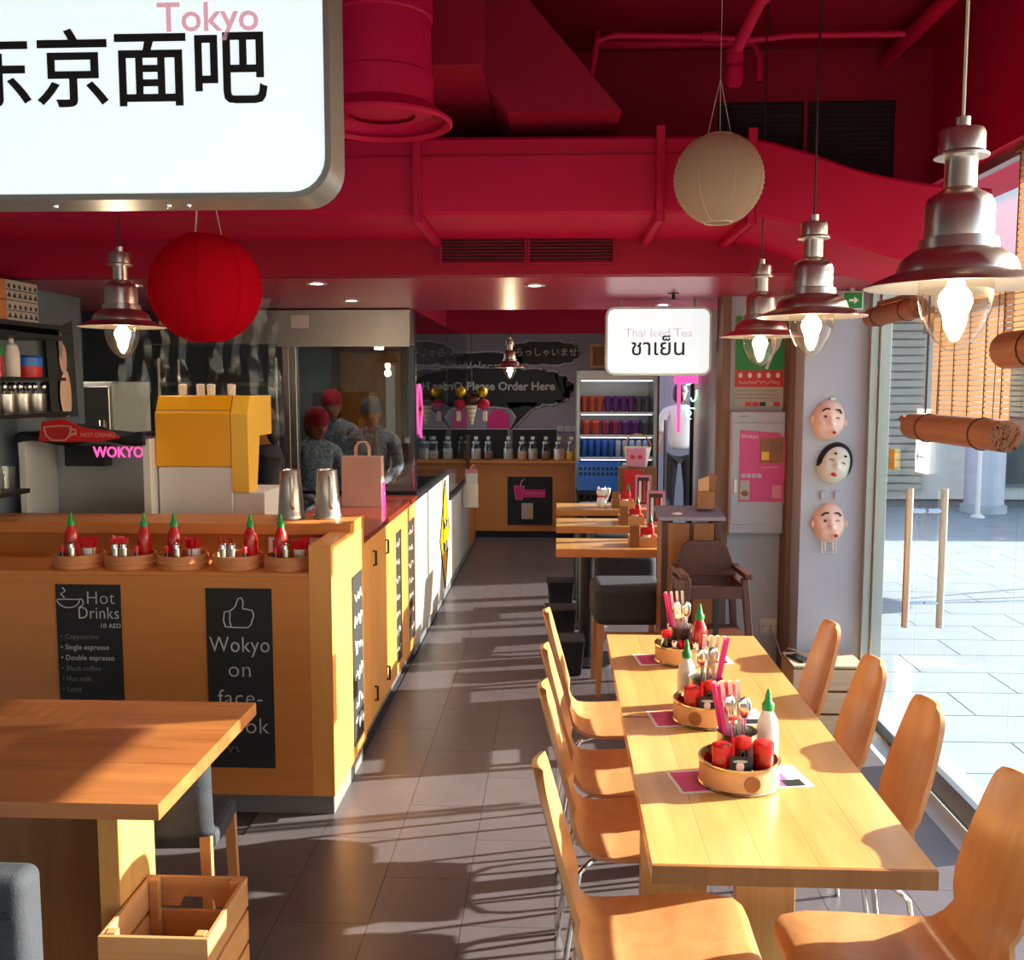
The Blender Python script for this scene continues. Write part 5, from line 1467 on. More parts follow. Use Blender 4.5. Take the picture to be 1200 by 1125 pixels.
NTH = ['nearest', 'middle', 'farthest']
for i, (yf, w2, yb) in enumerate(((5.88, 0.36, 6.00), (6.85, 0.40, 7.0), (7.80, 0.42, 8.0))):
    t = thing('small_table', '%s of three narrow wooden tables beyond the menu stand' % NTH[i], 'table', (0.36, yf + 0.2, 0), 0, 'narrow tables')
    bx('tabletop', 'table', t, -0.365, -0.2, 0.69, 0.40, 0.22, 0.74, bev=0.002)
    bx('edge_trim', 'counter', t, -0.366, -0.203, 0.69, 0.40, -0.2, 0.735)
    B().cyl(-0.17, 0.0, 0.02, 0.69, 0.05, n=18).out('column', 'dkmetal', t, smooth=True)
    B().lathe([(0.20, 0.0), (0.20, 0.012), (0.05, 0.03)], 24, (-0.17, 0, 0)).out('base', 'dkmetal', t, smooth=True)
    b_ = thing('plastic_bin', 'black open plastic bin on the floor by the %s narrow table' % NTH[i], 'bin', (0.06 if i == 0 else 0.03, (5.80, 6.62, 7.55)[i], 0), 0.05, 'black bins')
    B().hexa([(-0.085, -0.085, 0.0), (0.085, -0.085, 0.0), (0.085, 0.085, 0.0), (-0.085, 0.085, 0.0)], [(-0.105, -0.105, 0.215), (0.105, -0.105, 0.215), (0.105, 0.105, 0.215), (-0.105, 0.105, 0.215)]).out('tub', 'black', b_, bev=0.012)
    B().tube([(-0.106, -0.106, 0.212), (0.106, -0.106, 0.212), (0.106, 0.106, 0.212), (-0.106, 0.106, 0.212), (-0.106, -0.106, 0.212)], 0.006, 6).out('rim', 'black', b_)
    # condiment box on each narrow table
    cb = thing('condiment_box', 'wooden condiment box on the %s narrow table' % NTH[i], 'box', (0.52, yf + 0.16, 0.74))
    bx('end_panel', 'mwood', cb, -0.075, -0.08, 0.0, -0.015, -0.07, 0.135, bev=0.002)
    B().box(-0.015, -0.08, 0, 0.10, -0.07, 0.06).box(-0.075, 0.07, 0, 0.10, 0.08, 0.06).box(0.09, -0.07, 0, 0.10, 0.07, 0.06).box(-0.075, -0.07, 0, -0.065, 0.07, 0.06).out('tray', 'crate', cb)
    bx('bottom', 'crate', cb, -0.065, -0.07, 0, 0.09, 0.07, 0.006)
    make('chilli_sauce_bottle', 'chilli bottle in the box on the %s narrow table' % NTH[i], 'bottle', SR, (0.58, yf + 0.18, 0.747), 0, 'bottles on narrow tables', scale=0.9)
    make('sachet_cup', 'paper cup of sachets in the box on the %s narrow table' % NTH[i], 'cup', SACH, (0.55, yf + 0.125, 0.747), 0, 'cups on narrow tables', scale=1.3)
    make('shaker', 'steel shaker in the box on the %s narrow table' % NTH[i], 'shaker', shk, (0.50, yf + 0.15, 0.747), 0, 'shakers on narrow tables', scale=1.3)
# framed menu cards on the tables
for i, (x, y, w2, h2) in enumerate(((0.70, 6.95, 0.13, 0.24), (0.70, 7.98, 0.13, 0.26))):
    f_ = thing('framed_menu', ['pink framed menu card on the middle narrow table', 'pink framed menu card on the farthest narrow table'][i], 'frame', (x, y, 0.742))
    f_.rotation_euler = (-0.18, 0, -0.1)
    B().box(-w2 / 2, 0, 0, w2 / 2, 0.012, 0.02).box(-w2 / 2, 0, h2 - 0.02, w2 / 2, 0.012, h2).box(-w2 / 2, 0, 0.02, -w2 / 2 + 0.018, 0.012, h2 - 0.02).box(w2 / 2 - 0.018, 0, 0.02, w2 / 2, 0.012, h2 - 0.02).out('frame', 'inkpink', f_)
    bx('card', 'dwood', f_, -w2 / 2 + 0.018, 0.004, 0.02, w2 / 2 - 0.018, 0.012, h2 - 0.02)
    for k in range(3):
        bx('print', 'red' if k % 2 else 'paper', f_, -w2 / 2 + 0.03 + k * 0.035, 0.002, 0.04, -w2 / 2 + 0.05 + k * 0.035, 0.004, h2 - 0.05)
    bx('stand', 'dwood', f_, -0.02, 0.012, 0.0, 0.02, 0.05, 0.05)
cat_ = thing('lucky_cat', 'small white waving cat ornament on the farthest narrow table', 'ornament', (0.36, 7.90, 0.742))
B().ball((0, 0, 0.05), (0.04, 0.035, 0.055), 14, 10).out('body', 'paper', cat_, smooth=True)
B().ball((0, -0.005, 0.125), (0.042, 0.036, 0.036), 14, 10).out('head', 'paper', cat_, smooth=True)
for s in (-1, 1):
    B().lathe([(0.014, 0), (0.0, 0.03)], 8, (s * 0.026, 0, 0.148)).out('ear', 'paper', cat_)
B().tube([(0.035, -0.01, 0.07), (0.055, -0.015, 0.11), (0.058, -0.02, 0.16)], [0.014, 0.013, 0.015], 8).out('paw', 'paper', cat_, smooth=True)
B().lathe([(0.034, 0.088), (0.036, 0.094), (0.034, 0.1)], 14, cap=False).out('collar', 'red', cat_)

def fabric_seat(label, loc, rz):
    t = thing('fabric_stool', label, 'stool', loc, rz, 'grey fabric stools')
    B().box(-0.20, -0.19, 0.40, 0.20, 0.19, 0.62).out('cushion', 'fabric', t, bev=0.045, seg=4, smooth=True)
    for sx in (-1, 1):
        for sy in (-1, 1):
            x, y = sx * 0.16, sy * 0.15
            B().hexa([(x * 1.1 - .014, y * 1.1 - .014, 0), (x * 1.1 + .014, y * 1.1 - .014, 0), (x * 1.1 + .014, y * 1.1 + .014, 0), (x * 1.1 - .014, y * 1.1 + .014, 0)], [(x - .018, y - .018, 0.42), (x + .018, y - .018, 0.42), (x + .018, y + .018, 0.42), (x - .018, y + .018, 0.42)]).out('leg', 'ply', t)
    for s in (-1, 1):
        bx('rail', 'ply', t, -0.16, s * 0.155 - .008, 0.33, 0.16, s * 0.155 + .008, 0.36)
    return t
fabric_seat('grey cushioned stool just beyond the long table', (0.40, 5.52, 0), 0.05)
fabric_seat('grey cushioned stool between the nearest and middle narrow tables', (0.46, 6.52, 0), -0.08)
fabric_seat('grey cushioned stool between the middle and farthest narrow tables', (0.45, 7.48, 0), 0.1)

# ------------------------------------------------------------------ rear counter, mural, jars
bc = thing('rear_counter', 'wooden order counter along the rear wall with a black panel', 'counter', (0, 11.0, 0))
bx('front_panel', 'counter', bc, -1.75, 0.05, 0.08, 0.20, 0.08, 0.85)
bx('plinth', 'dkmetal', bc, -1.75, 0.09, 0, 0.20, 0.45, 0.08)
bx('body', 'counter', bc, -1.75, 0.08, 0.08, 0.20, 0.55, 0.85)
bx('worktop', 'counter', bc, -1.75, 0.02, 0.85, 0.22, 0.56, 0.875, bev=0.003)
bp = bx('black_panel', 'blackm', bc, -0.56, 0.043, 0.15, -0.05, 0.05, 0.70)
B().prism([(-0.48, 0.59), (-0.375, 0.59), (-0.395, 0.44), (-0.46, 0.44)], 'y', 0.036, 0.042).out('printed_cup', 'hot', bp)
B().tube([(-0.415, 0.038, 0.59), (-0.40, 0.038, 0.65), (-0.37, 0.038, 0.67)], 0.006, 5).out('printed_straw', 'inkpink', bp)
B().tube([(-0.485, 0.037, 0.595), (-0.37, 0.037, 0.595), (-0.392, 0.037, 0.435), (-0.463, 0.037, 0.435), (-0.485, 0.037, 0.595)], 0.004, 5).out('printed_outline', 'inkpink', bp)
bx('printed_band', 'hot', bp, -0.375, 0.037, 0.465, -0.13, 0.042, 0.555)
scrib(bp, 'inkpink', -0.36, -0.15, 0.51, 0.025, 0.036, 'y', 10, 0.003)
bx('photo', 'offw', bp, -0.40, 0.037, 0.22, -0.27, 0.042, 0.40)
bx('photo_print', 'tin', bp, -0.335, 0.034, 0.235, -0.28, 0.037, 0.34)
for i, (a, b) in enumerate(((-1.55, -0.57), (-0.52, -0.0))):
    s_ = thing('black_board', ['black splash board behind the jars, longer one', 'black splash board behind the jars, shorter one'][i], 'board', (0, 11.42, 0.876))
    bx('board', 'blackm', s_, a, 0, 0, b, 0.015, 0.345)
    B().tube([(a, 0, 0.345), (b, 0, 0.345), (b, 0, 0.0)], 0.006, 5).out('edging', 'greyline', s_)
rn = random.Random(5)
jx = [-1.44, -1.26, -1.09, -0.93, -0.79, -0.56, -0.40, -0.28, -0.13, 0.02, 0.158]
jw = [1.25, 0.85, 0.95, 1.0, 0.9, 0.95, 0.95, 0.95, 0.95, 1.05, 1.0]
fills = ['maskw', 'paper', 'post', 'offw', 'post', 'offw', 'bag', 'offw', 'post', 'paper', 'yellowl']
JN = ['first', 'second', 'third', 'fourth', 'fifth', 'sixth', 'seventh', 'eighth', 'ninth', 'tenth', 'eleventh']
jg = B().lathe([(0, 0.002), (0.055, 0.0), (0.06, 0.01), (0.062, 0.14), (0.045, 0.175), (0.045, 0.195), (0.043, 0.195), (0.043, 0.175), (0.058, 0.14), (0.056, 0.01)], 18, cap=False).mesh('glass', m['jar'], True)
jl = B().lathe([(0.048, 0.193), (0.048, 0.212), (0.02, 0.222)], 16).mesh('lid', m['steel'], True)
jt = B().box(-0.022, -0.003, 0.235, 0.022, 0.003, 0.27).box(-0.003, -0.002, 0.21, 0.003, 0.002, 0.24).mesh('price_tag', m['paper'])
for i, x in enumerate(jx):
    t = thing('jar', '%s jar from the left on the rear counter' % JN[i], 'jar', (x, 11.22, 0.876), 0, 'jars on the rear counter')
    t.scale = (jw[i], jw[i], 1.0)
    share('glass', jg, t)
    share('lid', jl, t)
    share('price_tag', jt, t)
    B().lathe([(0, 0.006), (0.053, 0.006), (0.057, 0.012), (0.058, 0.10 + 0.03 * (i % 2)), (0, 0.10 + 0.03 * (i % 2))], 16, cap=False).out('contents', fills[i], t, smooth=True)
for i, x in enumerate((0.12, 0.18)):
    pass

def bubble(cx, cz, rx, rz, n, tail=None, sc=0.055):
    pts = []
    for i in range(n):
        for k in range(5):
            a = 2 * pi * (i + k / 5) / n
            bump = 1 + sc * abs(math.sin(pi * k / 5)) * 2
            pts.append((cx + rx * bump * math.copysign(abs(math.cos(a)) ** 0.75, math.cos(a)), cz + rz * bump * math.copysign(abs(math.sin(a)) ** 0.75, math.sin(a))))
    return pts
mu = thing('speech_bubble_mural', 'black speech bubble mural with white lettering on the rear wall', 'mural', (0, 11.6, 0))
def flat(name, pts, y, mat, grow=0.0):
    cx = sum(p[0] for p in pts) / len(pts)
    cz = sum(p[1] for p in pts) / len(pts)
    if grow:
        pts = [(cx + (p[0] - cx) * (1 + grow / max(0.2, abs(pts[0][0] - cx))), cz + (p[1] - cz) * (1 + grow / 0.13)) for p in pts]
    bm = bmesh.new()
    f = bm.faces.new([bm.verts.new((p[0], y, p[1])) for p in pts])
    bmesh.ops.triangulate(bm, faces=[f])
    r = bmesh.ops.extrude_face_region(bm, geom=list(bm.faces))
    bmesh.ops.translate(bm, vec=(0, -0.003, 0), verts=[v for v in r['geom'] if isinstance(v, bmesh.types.BMVert)])
    bmesh.ops.recalc_face_normals(bm, faces=bm.faces)
    me = bpy.data.meshes.new(name)
    bm.to_mesh(me)
    bm.free()
    me.materials.append(m[mat])
    o = bpy.data.objects.new(name, me)
    C.objects.link(o)
    o.parent = mu
    return o
def bub(cx, cz, rx, rz, n, y):
    flat('bubble_outline', bubble(cx, cz, rx + 0.018, rz + 0.018, n), y, 'greyline')
    flat('bubble', bubble(cx, cz, rx, rz, n), y - 0.004, 'ink')
bub(-0.16, 2.105, 0.38, 0.125, 12, -0.002)
bub(-0.80, 2.02, 0.36, 0.085, 10, -0.002)
bub(-0.75, 1.70, 0.84, 0.215, 20, -0.010)
flat('bubble_outline', [(-0.63, 1.52), (-0.20, 1.52), (-0.34, 1.40), (-0.60, 1.13), (-0.50, 1.35)], -0.010, 'greyline')
flat('bubble', [(-0.61, 1.53), (-0.22, 1.53), (-0.36, 1.40), (-0.58, 1.17), (-0.48, 1.36)], -0.014, 'ink')
text('lettering', 'いらっしゃいませ!', 0.105, 'chalk', mu, (-0.17, -0.0105, 2.11), weight=0.001)
text('lettering', 'Welcome', 0.15, 'chalk', mu, (-0.86, -0.0105, 1.95), weight=0.001)
text('lettering', 'Please Order Here', 0.135, 'chalk', mu, (-0.55, -0.0185, 1.715), weight=0.0035)
flat('pink_shape', [(-0.84, 1.22), (-0.56, 1.22), (-0.58, 1.38), (-0.64, 1.44), (-0.76, 1.44), (-0.81, 1.38)], -0.002, 'hot')
sw = thing('light_switches', 'row of three light switches on the rear wall', 'switch', (0.12, 11.6, 1.22))
for k in range(3):
    bx('switch_plate', 'greyline', sw, -0.13 + k * 0.09, -0.012, -0.035, -0.05 + k * 0.09, 0, 0.035, bev=0.003)

# hanging ornament and menus on the timber post
on = thing('hanging_ornament', 'hanging ornament of gold balls and a woven cone by the order counter', 'ornament', (-0.715, 8.2, 1.40))
B().lathe([(0.008, 0.0), (0.05, 0.16), (0.044, 0.16), (0.006, 0.02)], 14, cap=False).out('woven_cone', 'stick', on, smooth=True)
for k in range(4):
    B().tube([((0.012 + 0.0105 * k) * math.cos(a), (0.012 + 0.0105 * k) * math.sin(a), 0.02 + 0.038 * k) for a in [2 * pi * i / 14 for i in range(15)]], 0.003, 5).out('cone_band', 'mwood', on)
for sx in (-1, 1):
    B().ball((sx * 0.09, 0, 0.27), 0.045, 14, 10).out('gold_ball', 'gold', on, smooth=True)
    B().ball((sx * 0.10, 0.0, 0.17), (0.05, 0.03, 0.045), 12, 8).out('rosette', 'bandana', on, smooth=True)
    bx('tassel', 'stick', on, sx * 0.11 - 0.018, -0.01, 0.03, sx * 0.11 + 0.018, 0.01, 0.11, bev=0.004)
B().ball((0, 0.01, 0.21), (0.07, 0.04, 0.06), 12, 8).out('foliage_knot', 'dwood', on, smooth=True)
B().tube([(0, 0, 0.25), (0, 0, 1.40)], 0.003, 5).out('cord', 'cordd', on)
ms = thing('menu_rack', 'grey leaflet rack hung on the counter end', 'rack', (-0.842, 9.2, 0.58))
bx('pocket', 'steel', ms, -0.035, -0.02, 0.0, 0.10, 0.02, 0.22)
bx('leaflet', 'inkpink', ms, -0.025, -0.012, 0.10, 0.09, 0.012, 0.36)
bx('leaflet', 'paper', ms, -0.01, -0.016, 0.10, 0.095, -0.012, 0.32)
bx('arm', 'steel', ms, -0.041, -0.02, 0.05, -0.035, 0.02, 0.2)

# ------------------------------------------------------------------ drinks fridge
fr = thing('drinks_fridge', 'open lit drinks fridge stacked with cups and cans', 'fridge', (0.62, 10.62, 0))
B().box(-0.42, -0.30, 0, -0.385, 0.32, 1.88).out('side_panel', 'alu', fr, bev=0.003)
B().box(0.385, -0.30, 0, 0.42, 0.32, 1.88).out('side_panel', 'alu', fr, bev=0.003)
bx('back_panel', 'alu', fr, -0.385, 0.28, 0, 0.385, 0.32, 1.88)
bx('header', 'white', fr, -0.385, -0.30, 1.78, 0.385, 0.28, 1.88)
bx('base', 'dkmetal', fr, -0.385, -0.30, 0, 0.385, 0.28, 0.42)
FZ = (0.50, 0.74, 0.98, 1.215, 1.455)
for z in FZ:
    sh_ = bx('shelf', 'white', fr, -0.385, -0.30, z - 0.03, 0.385, 0.28, z - 0.005)
    if z > 0.6:
        bx('shelf_lamp', 'fridgelit', sh_, -0.37, -0.28, z - 0.036, 0.37, -0.26, z - 0.031)
bx('header_lamp', 'fridgelit', fr, -0.37, -0.27, 1.77, 0.37, -0.24, 1.779)
cupL = B().lathe([(0, 0), (0.030, 0), (0.042, 0.13), (0.043, 0.135), (0.03, 0.165), (0.0, 0.168)], 14)
canM = B().lathe([(0, 0.0), (0.027, 0.0), (0.032, 0.008), (0.034, 0.165), (0.027, 0.175), (0.0, 0.175)], 14)
btlM = B().lathe([(0, 0), (0.030, 0), (0.032, 0.006), (0.032, 0.11), (0.014, 0.15), (0.013, 0.17), (0.0, 0.17)], 14)
m['cupo'] = pm('orange_drink', '#b5472a', 0.3)
m['cupp'] = pm('purple_drink', '#5a1f6a', 0.3)
m['cupr'] = pm('berry_drink', '#8a1f4a', 0.3)
m['cupg'] = pm('grey_drink', '#4a4650', 0.3)
m['canb'] = pm('blue_can', '#1f4f9a', 0.3, 0.4)
m['cans'] = pm('silver_can', '#9aa2b0', 0.3, 0.6)
m['canr'] = pm('red_can', '#c01c30', 0.3, 0.4)
m['cand'] = pm('dark_can', '#2a1c28', 0.3, 0.4)
def row(z, items, base, lab, kind, grp, n, x0=-0.335, dx=0.072, y=-0.20):
    ms_ = {}
    for k in range(n):
        c_ = items[min(len(items) - 1, int(k * len(items) / n))]
        if c_ not in ms_:
            ms_[c_] = base.mesh(kind, m[c_], True)
        o = share(kind, ms_[c_], None, (0.62 + x0 + k * dx, 10.62 + y, z - 0.004))
        tag(o, lab % {'cupo': 'orange', 'cupp': 'purple', 'cupr': 'berry red', 'cupg': 'grey', 'canb': 'blue', 'cans': 'silver', 'canr': 'red', 'cand': 'dark'}[c_] + ', %s from the left' % ['first', 'second', 'third', 'fourth', 'fifth', 'sixth', 'seventh', 'eighth', 'ninth', 'tenth'][k], 'cup' if 'cup' in kind else 'can', grp)
row(FZ[4], ['cupo', 'cupp', 'cupp', 'cupg'], cupL, '%s drink cup on the top shelf of the fridge', 'drink_cup', 'cups on the top fridge shelf', 9, dx=0.082)
row(FZ[3], ['cupo', 'cupr', 'cupp', 'cupg'], B().lathe([(0, 0), (0.036, 0), (0.050, 0.12), (0.052, 0.125), (0.04, 0.155), (0.0, 0.16)], 14), '%s drink cup on the second fridge shelf', 'drink_cup', 'cups on the second fridge shelf', 7, dx=0.104, x0=-0.315)
row(FZ[2], ['canb', 'cans'], canM, '%s can on the third fridge shelf', 'drink_can', 'cans on the third fridge shelf', 10)
row(FZ[1], ['canr', 'canr', 'cans', 'cand'], canM, '%s can on the fourth fridge shelf', 'drink_can', 'cans on the fourth fridge shelf', 10)
row(FZ[0], ['cand'], canM, '%s can on the lowest fridge shelf', 'drink_can', 'cans on the lowest fridge shelf', 8)
bk_ = thing('blue_basket', 'blue plastic basket in front of the drinks fridge', 'basket', (0.42, 9.75, 0))
B().box(-0.22, -0.14, 0.70, 0.20, -0.125, 0.97).box(-0.22, 0.125, 0.70, 0.20, 0.14, 0.97).box(-0.22, -0.125, 0.70, -0.205, 0.125, 0.97).box(0.185, -0.125, 0.70, 0.20, 0.125, 0.97).box(-0.205, -0.125, 0.70, 0.185, 0.125, 0.71).out('crate', 'blue', bk_)
for r in range(2):
    for k in range(9):
        bx('slot', 'ink', bk_, -0.20 + k * 0.043, -0.1415, 0.90 - r * 0.05, -0.175 + k * 0.043, -0.14, 0.93 - r * 0.05)
bx('trolley_top', 'dkmetal', bk_, -0.23, -0.16, 0.66, 0.22, 0.16, 0.695)
for x in (-0.21, 0.2):
    for y in (-0.14, 0.14):
        bx('trolley_leg', 'dkmetal', bk_, x - 0.012, y - 0.012, 0, x + 0.012, y + 0.012, 0.66)
wk = thing('wicker_basket', 'round wicker basket with a pink pig cushion by the fridge', 'basket', (0.74, 9.1, 0))
B().lathe([(0.0, 0.98), (0.09, 0.98), (0.13, 1.16), (0.125, 1.16), (0.085, 0.99)], 20, cap=False).out('bowl', 'stick', wk, smooth=True)
B().tube([(0.125 * math.cos(a), 0, 1.15 + 0.13 * math.sin(a)) for a in [pi * i / 14 for i in range(15)]], 0.007, 6).out('handle', 'steam', wk)
bx('stand', 'mwood', wk, -0.17, -0.12, 0.0, 0.17, 0.12, 0.975)
pgc = thing('pig_cushion', 'pink pig faced pouch in the wicker basket', 'pouch', (0.72, 8.95, 1.10))
bx('pouch', 'inkpink', pgc, -0.09, -0.02, -0.11, 0.09, 0.02, 0.06, bev=0.015)
for s in (-1, 1):
    B().ball((s * 0.035, -0.022, -0.02), (0.022, 0.005, 0.02), 10, 6).out('spot', 'red', pgc)
tag(B().box(0.60, 8.80, 0.0, 0.78, 8.84, 0.97).out('red_banner', 'red', bev=0.003), 'red stand-up banner below the wicker basket', 'banner')
fw_ = thing('picture_frame', 'wooden picture frame on the rear wall above the fridge', 'frame', (0.55, 11.6, 1.93))
B().box(-0.17, -0.02, 0, 0.17, 0, 0.03).box(-0.17, -0.02, 0.25, 0.17, 0, 0.28).box(-0.17, -0.02, 0.03, -0.14, 0, 0.25).box(0.14, -0.02, 0.03, 0.17, 0, 0.25).out('moulding', 'tin', fw_)
bx('picture', 'mwood', fw_, -0.14, -0.01, 0.03, 0.14, 0, 0.25)

# ------------------------------------------------------------------ people
def body(name, verts, edges, radii, mat, parent, sub=2):
    me = bpy.data.meshes.new(name)
    me.from_pydata(verts, edges, [])
    o = bpy.data.objects.new(name, me)
    C.objects.link(o)
    o.parent = parent
    sm2 = o.modifiers.new('skin', 'SKIN')
    for i, r in enumerate(radii):
        me.skin_vertices[0].data[i].radius = r if isinstance(r, tuple) else (r, r)
    me.skin_vertices[0].data[0].use_root = True
    o.modifiers.new('sub', 'SUBSURF').levels = sub
    o.modifiers['sub'].render_levels = sub
    me.materials.append(m[mat])
    bpy.context.view_layer.update()
    dg = bpy.context.evaluated_depsgraph_get()
    me2 = bpy.data.meshes.new_from_object(o.evaluated_get(dg))
    o.modifiers.clear()
    o.data = me2
    me2.materials.clear()
    me2.materials.append(m[mat])
    me2.shade_smooth()
    return o
def hand(parent, at, fwd, mat='skin', s=1.0):
    """palm with four fingers and a thumb, slightly curled, pointing along fwd"""
    f = Vector(fwd).normalized()
    side = f.cross(Vector((0, 0, 1))).normalized()
    dn = side.cross(f).normalized() * -1
    a = Vector(at)
    hb_ = B().ball(tuple(a + f * 0.045 * s), 0.036 * s, 12, 8)
    for k, L in enumerate((0.068, 0.078, 0.074, 0.058)):
        b0 = a + f * 0.07 * s + side * (k - 1.5) * 0.019 * s
        hb_.tube([b0, b0 + f * L * 0.5 * s + dn * 0.006, b0 + f * L * 0.85 * s + dn * 0.025, b0 + f * L * 0.95 * s + dn * 0.045], [0.009 * s, 0.0085 * s, 0.008 * s, 0.006 * s], 6)
    b0 = a + f * 0.03 * s - side * 0.03 * s
    hb_.tube([b0, b0 + f * 0.03 * s - side * 0.02 * s + dn * 0.01, b0 + f * 0.055 * s - side * 0.015 * s + dn * 0.025], [0.011 * s, 0.0095 * s, 0.007 * s], 6)
    return hb_.out('hand', mat, parent, smooth=True)
def head(t, at, face, cap, capmat, hairback=True, tilt=0.0):
    """head with face features looking along +/- direction 'face' (an angle in plan)"""
    e = bpy.data.objects.new('head', None)
    b = B()
    vs, fs = [], []
    nu, nv = 20, 14
    for j in range(nv + 1):
        tt = pi * j / nv
        for i in range(nu):
            a = 2 * pi * i / nu
            r = math.sin(tt)
            z = -math.cos(tt)
            w = 0.076 * (1.0 if z > -0.1 else 1 - 0.28 * (-z - 0.1))
            x = w * r * math.cos(a)
            y = -0.095 * r * math.sin(a)
            d_ = 0.026 * math.exp(-(x / 0.014) ** 2 - ((z + 0.12) / 0.22) ** 2) if math.sin(a) > 0 else 0
            d_ -= 0.010 * (math.exp(-((x - 0.03) / 0.016) ** 2 - ((z - 0.06) / 0.14) ** 2) + math.exp(-((x + 0.03) / 0.016) ** 2 - ((z - 0.06) / 0.14) ** 2)) if math.sin(a) > 0 else 0
            vs.append((x, y - d_, 0.12 * z))
    for j in range(nv):
        for i in range(nu):
            k = (i + 1) % nu
            fs.append((j * nu + i, j * nu + k, (j + 1) * nu + k, (j + 1) * nu + i))
    o = b.add(vs, fs).out('head', 'skin', t, smooth=True, ang=80)
    o.location = at
    o.rotation_euler = (tilt, 0, face)
    for s in (-1, 1):
        B().ball((s * 0.028, -0.078, 0.008), (0.011, 0.006, 0.006), 8, 6).out('eye', 'hair', o)
        B().ball((s * 0.076, 0.005, -0.01), (0.010, 0.018, 0.03), 8, 6).out('ear', 'skin', o, smooth=True)
    B().ball((0, -0.084, -0.062), (0.022, 0.006, 0.007), 8, 6).out('mouth', 'red', o)
    cp = B().lathe([(0.088, 0.02), (0.090, 0.05), (0.080, 0.09), (0.05, 0.125), (0.0, 0.136)], 20, cap=False).out(cap, capmat, o, smooth=True)
    cp.scale = (0.96, 1.16, 1.0)
    if hairback:
        B().ball((0, 0.045, -0.01), (0.078, 0.062, 0.10), 14, 10).out('hair', 'hair', o, smooth=True)
    return o
def cook(label, x, y, face, h, cap, capmat, top, reach):
    """standing worker leaning slightly over a bench; face is the plan angle of the gaze (0 = towards the camera)"""
    t = thing('person', label, 'person', (x, y, 0), 0)
    k = h / 1.65
    c, s = math.cos(face), math.sin(face)
    def rot(p):
        return (p[0] * c - p[1] * s, p[0] * s + p[1] * c, p[2])
    V = [(0, 0.02, 0.88), (0, 0.01, 1.05), (0, -0.03, 1.25), (0, -0.04, 1.36), (0, -0.05, 1.44)]
    E_ = [(0, 1), (1, 2), (2, 3), (3, 4)]
    Rr = [(0.15, 0.11), (0.135, 0.10), (0.16, 0.105), (0.11, 0.08), (0.05, 0.05)]
    for sx in (-1, 1):
        b0 = len(V)
        V += [(sx * 0.17, -0.03, 1.33), (sx * 0.215, -0.06, 1.10), (sx * 0.15, -reach, 1.02), (sx * 0.12, -reach - 0.14, 0.98)]
        E_ += [(3, b0), (b0, b0 + 1), (b0 + 1, b0 + 2), (b0 + 2, b0 + 3)]
        Rr += [0.062, 0.050, 0.038, 0.030]
    for sx in (-1, 1):
        b0 = len(V)
        V += [(sx * 0.09, 0.02, 0.80), (sx * 0.10, 0.0, 0.46), (sx * 0.10, 0.03, 0.07), (sx * 0.10, -0.10, 0.035)]
        E_ += [(0, b0), (b0, b0 + 1), (b0 + 1, b0 + 2), (b0 + 2, b0 + 3)]
        Rr += [0.09, 0.062, 0.045, 0.035]
    V = [tuple(q * k for q in rot(p)) for p in V]
    body('body', V, E_, [tuple(q * k for q in r) if isinstance(r, tuple) else r * k for r in Rr], top, t)
    for sx in (-1, 1):
        p = [q * k for q in rot((sx * 0.12, -reach - 0.14, 0.98))]
        hand(t, p, rot((0, -1, -0.3)), 'skin', k)
    hp = [q * k for q in rot((0, -0.075, 1.535))]
    head(t, hp, face, cap, capmat, True, 0.25)
    return t
cook('cook in a red bandana and patterned top, nearest the glass', -1.77, 7.05, 0.6, 1.55, 'bandana', 'bandana', 'uniform', 0.22)
cook('cook in a red bandana behind the nearer cook', -1.88, 8.22, 0.0, 1.68, 'bandana', 'bandana', 'uniform', 0.22)
cook('cook in a grey cap standing beside the wooden door', -1.46, 7.75, 0.0, 1.62, 'cap', 'capg', 'uniform', 0.2)
cook('worker in a patterned bandana bending behind the yellow machine', -1.60, 5.48, -1.2, 1.60, 'bandana', 'bandb', 'trouser', 0.2)

mn = thing('person', 'man in a white shirt and dark trousers at the rear door', 'person', (1.52, 12.25, 0), 0)
V = [(0, 0, 0.92), (0, 0, 1.08), (0, 0.01, 1.28), (0, 0.02, 1.42), (0, 0.02, 1.50)]
E_ = [(0, 1), (1, 2), (2, 3), (3, 4)]
Rr = [(0.16, 0.115), (0.155, 0.11), (0.18, 0.115), (0.13, 0.09), (0.055, 0.055)]
for sx, el, wr in ((-1, (-0.26, -0.05, 1.14), (-0.30, -0.24, 1.02)), (1, (0.27, 0.0, 1.12), (0.26, -0.04, 0.88))):
    b0 = len(V)
    V += [(sx * 0.19, 0.0, 1.40), el]
    E_ += [(3, b0), (b0, b0 + 1)]
    Rr += [0.07, 0.056]
body('shirt', V, E_, Rr, 'shirtw', mn)
for el, wr in (((-0.26, -0.05, 1.14), (-0.30, -0.24, 1.02)), ((0.27, 0.0, 1.12), (0.26, -0.04, 0.88))):
    body('forearm', [el, tuple((a + b) / 2 for a, b in zip(el, wr)), wr], [(0, 1), (1, 2)], [0.042, 0.038, 0.028], 'skin', mn)
    hand(mn, wr, Vector(wr) - Vector(el))
V = [(0, 0, 0.95)]
E_, Rr = [], [(0.165, 0.12)]
for sx in (-1, 1):
    b0 = len(V)
    V += [(sx * 0.095, 0, 0.84), (sx * 0.11, -0.01, 0.48), (sx * 0.11, 0.03, 0.08), (sx * 0.11, -0.11, 0.04)]
    E_ += [(0, b0), (b0, b0 + 1), (b0 + 1, b0 + 2), (b0 + 2, b0 + 3)]
    Rr += [0.095, 0.066, 0.048, 0.036]
body('trousers', V, E_, Rr, 'trouser', mn)
head(mn, (0, 0.01, 1.62), pi * 0.8, 'hair_cap', 'hair', True)

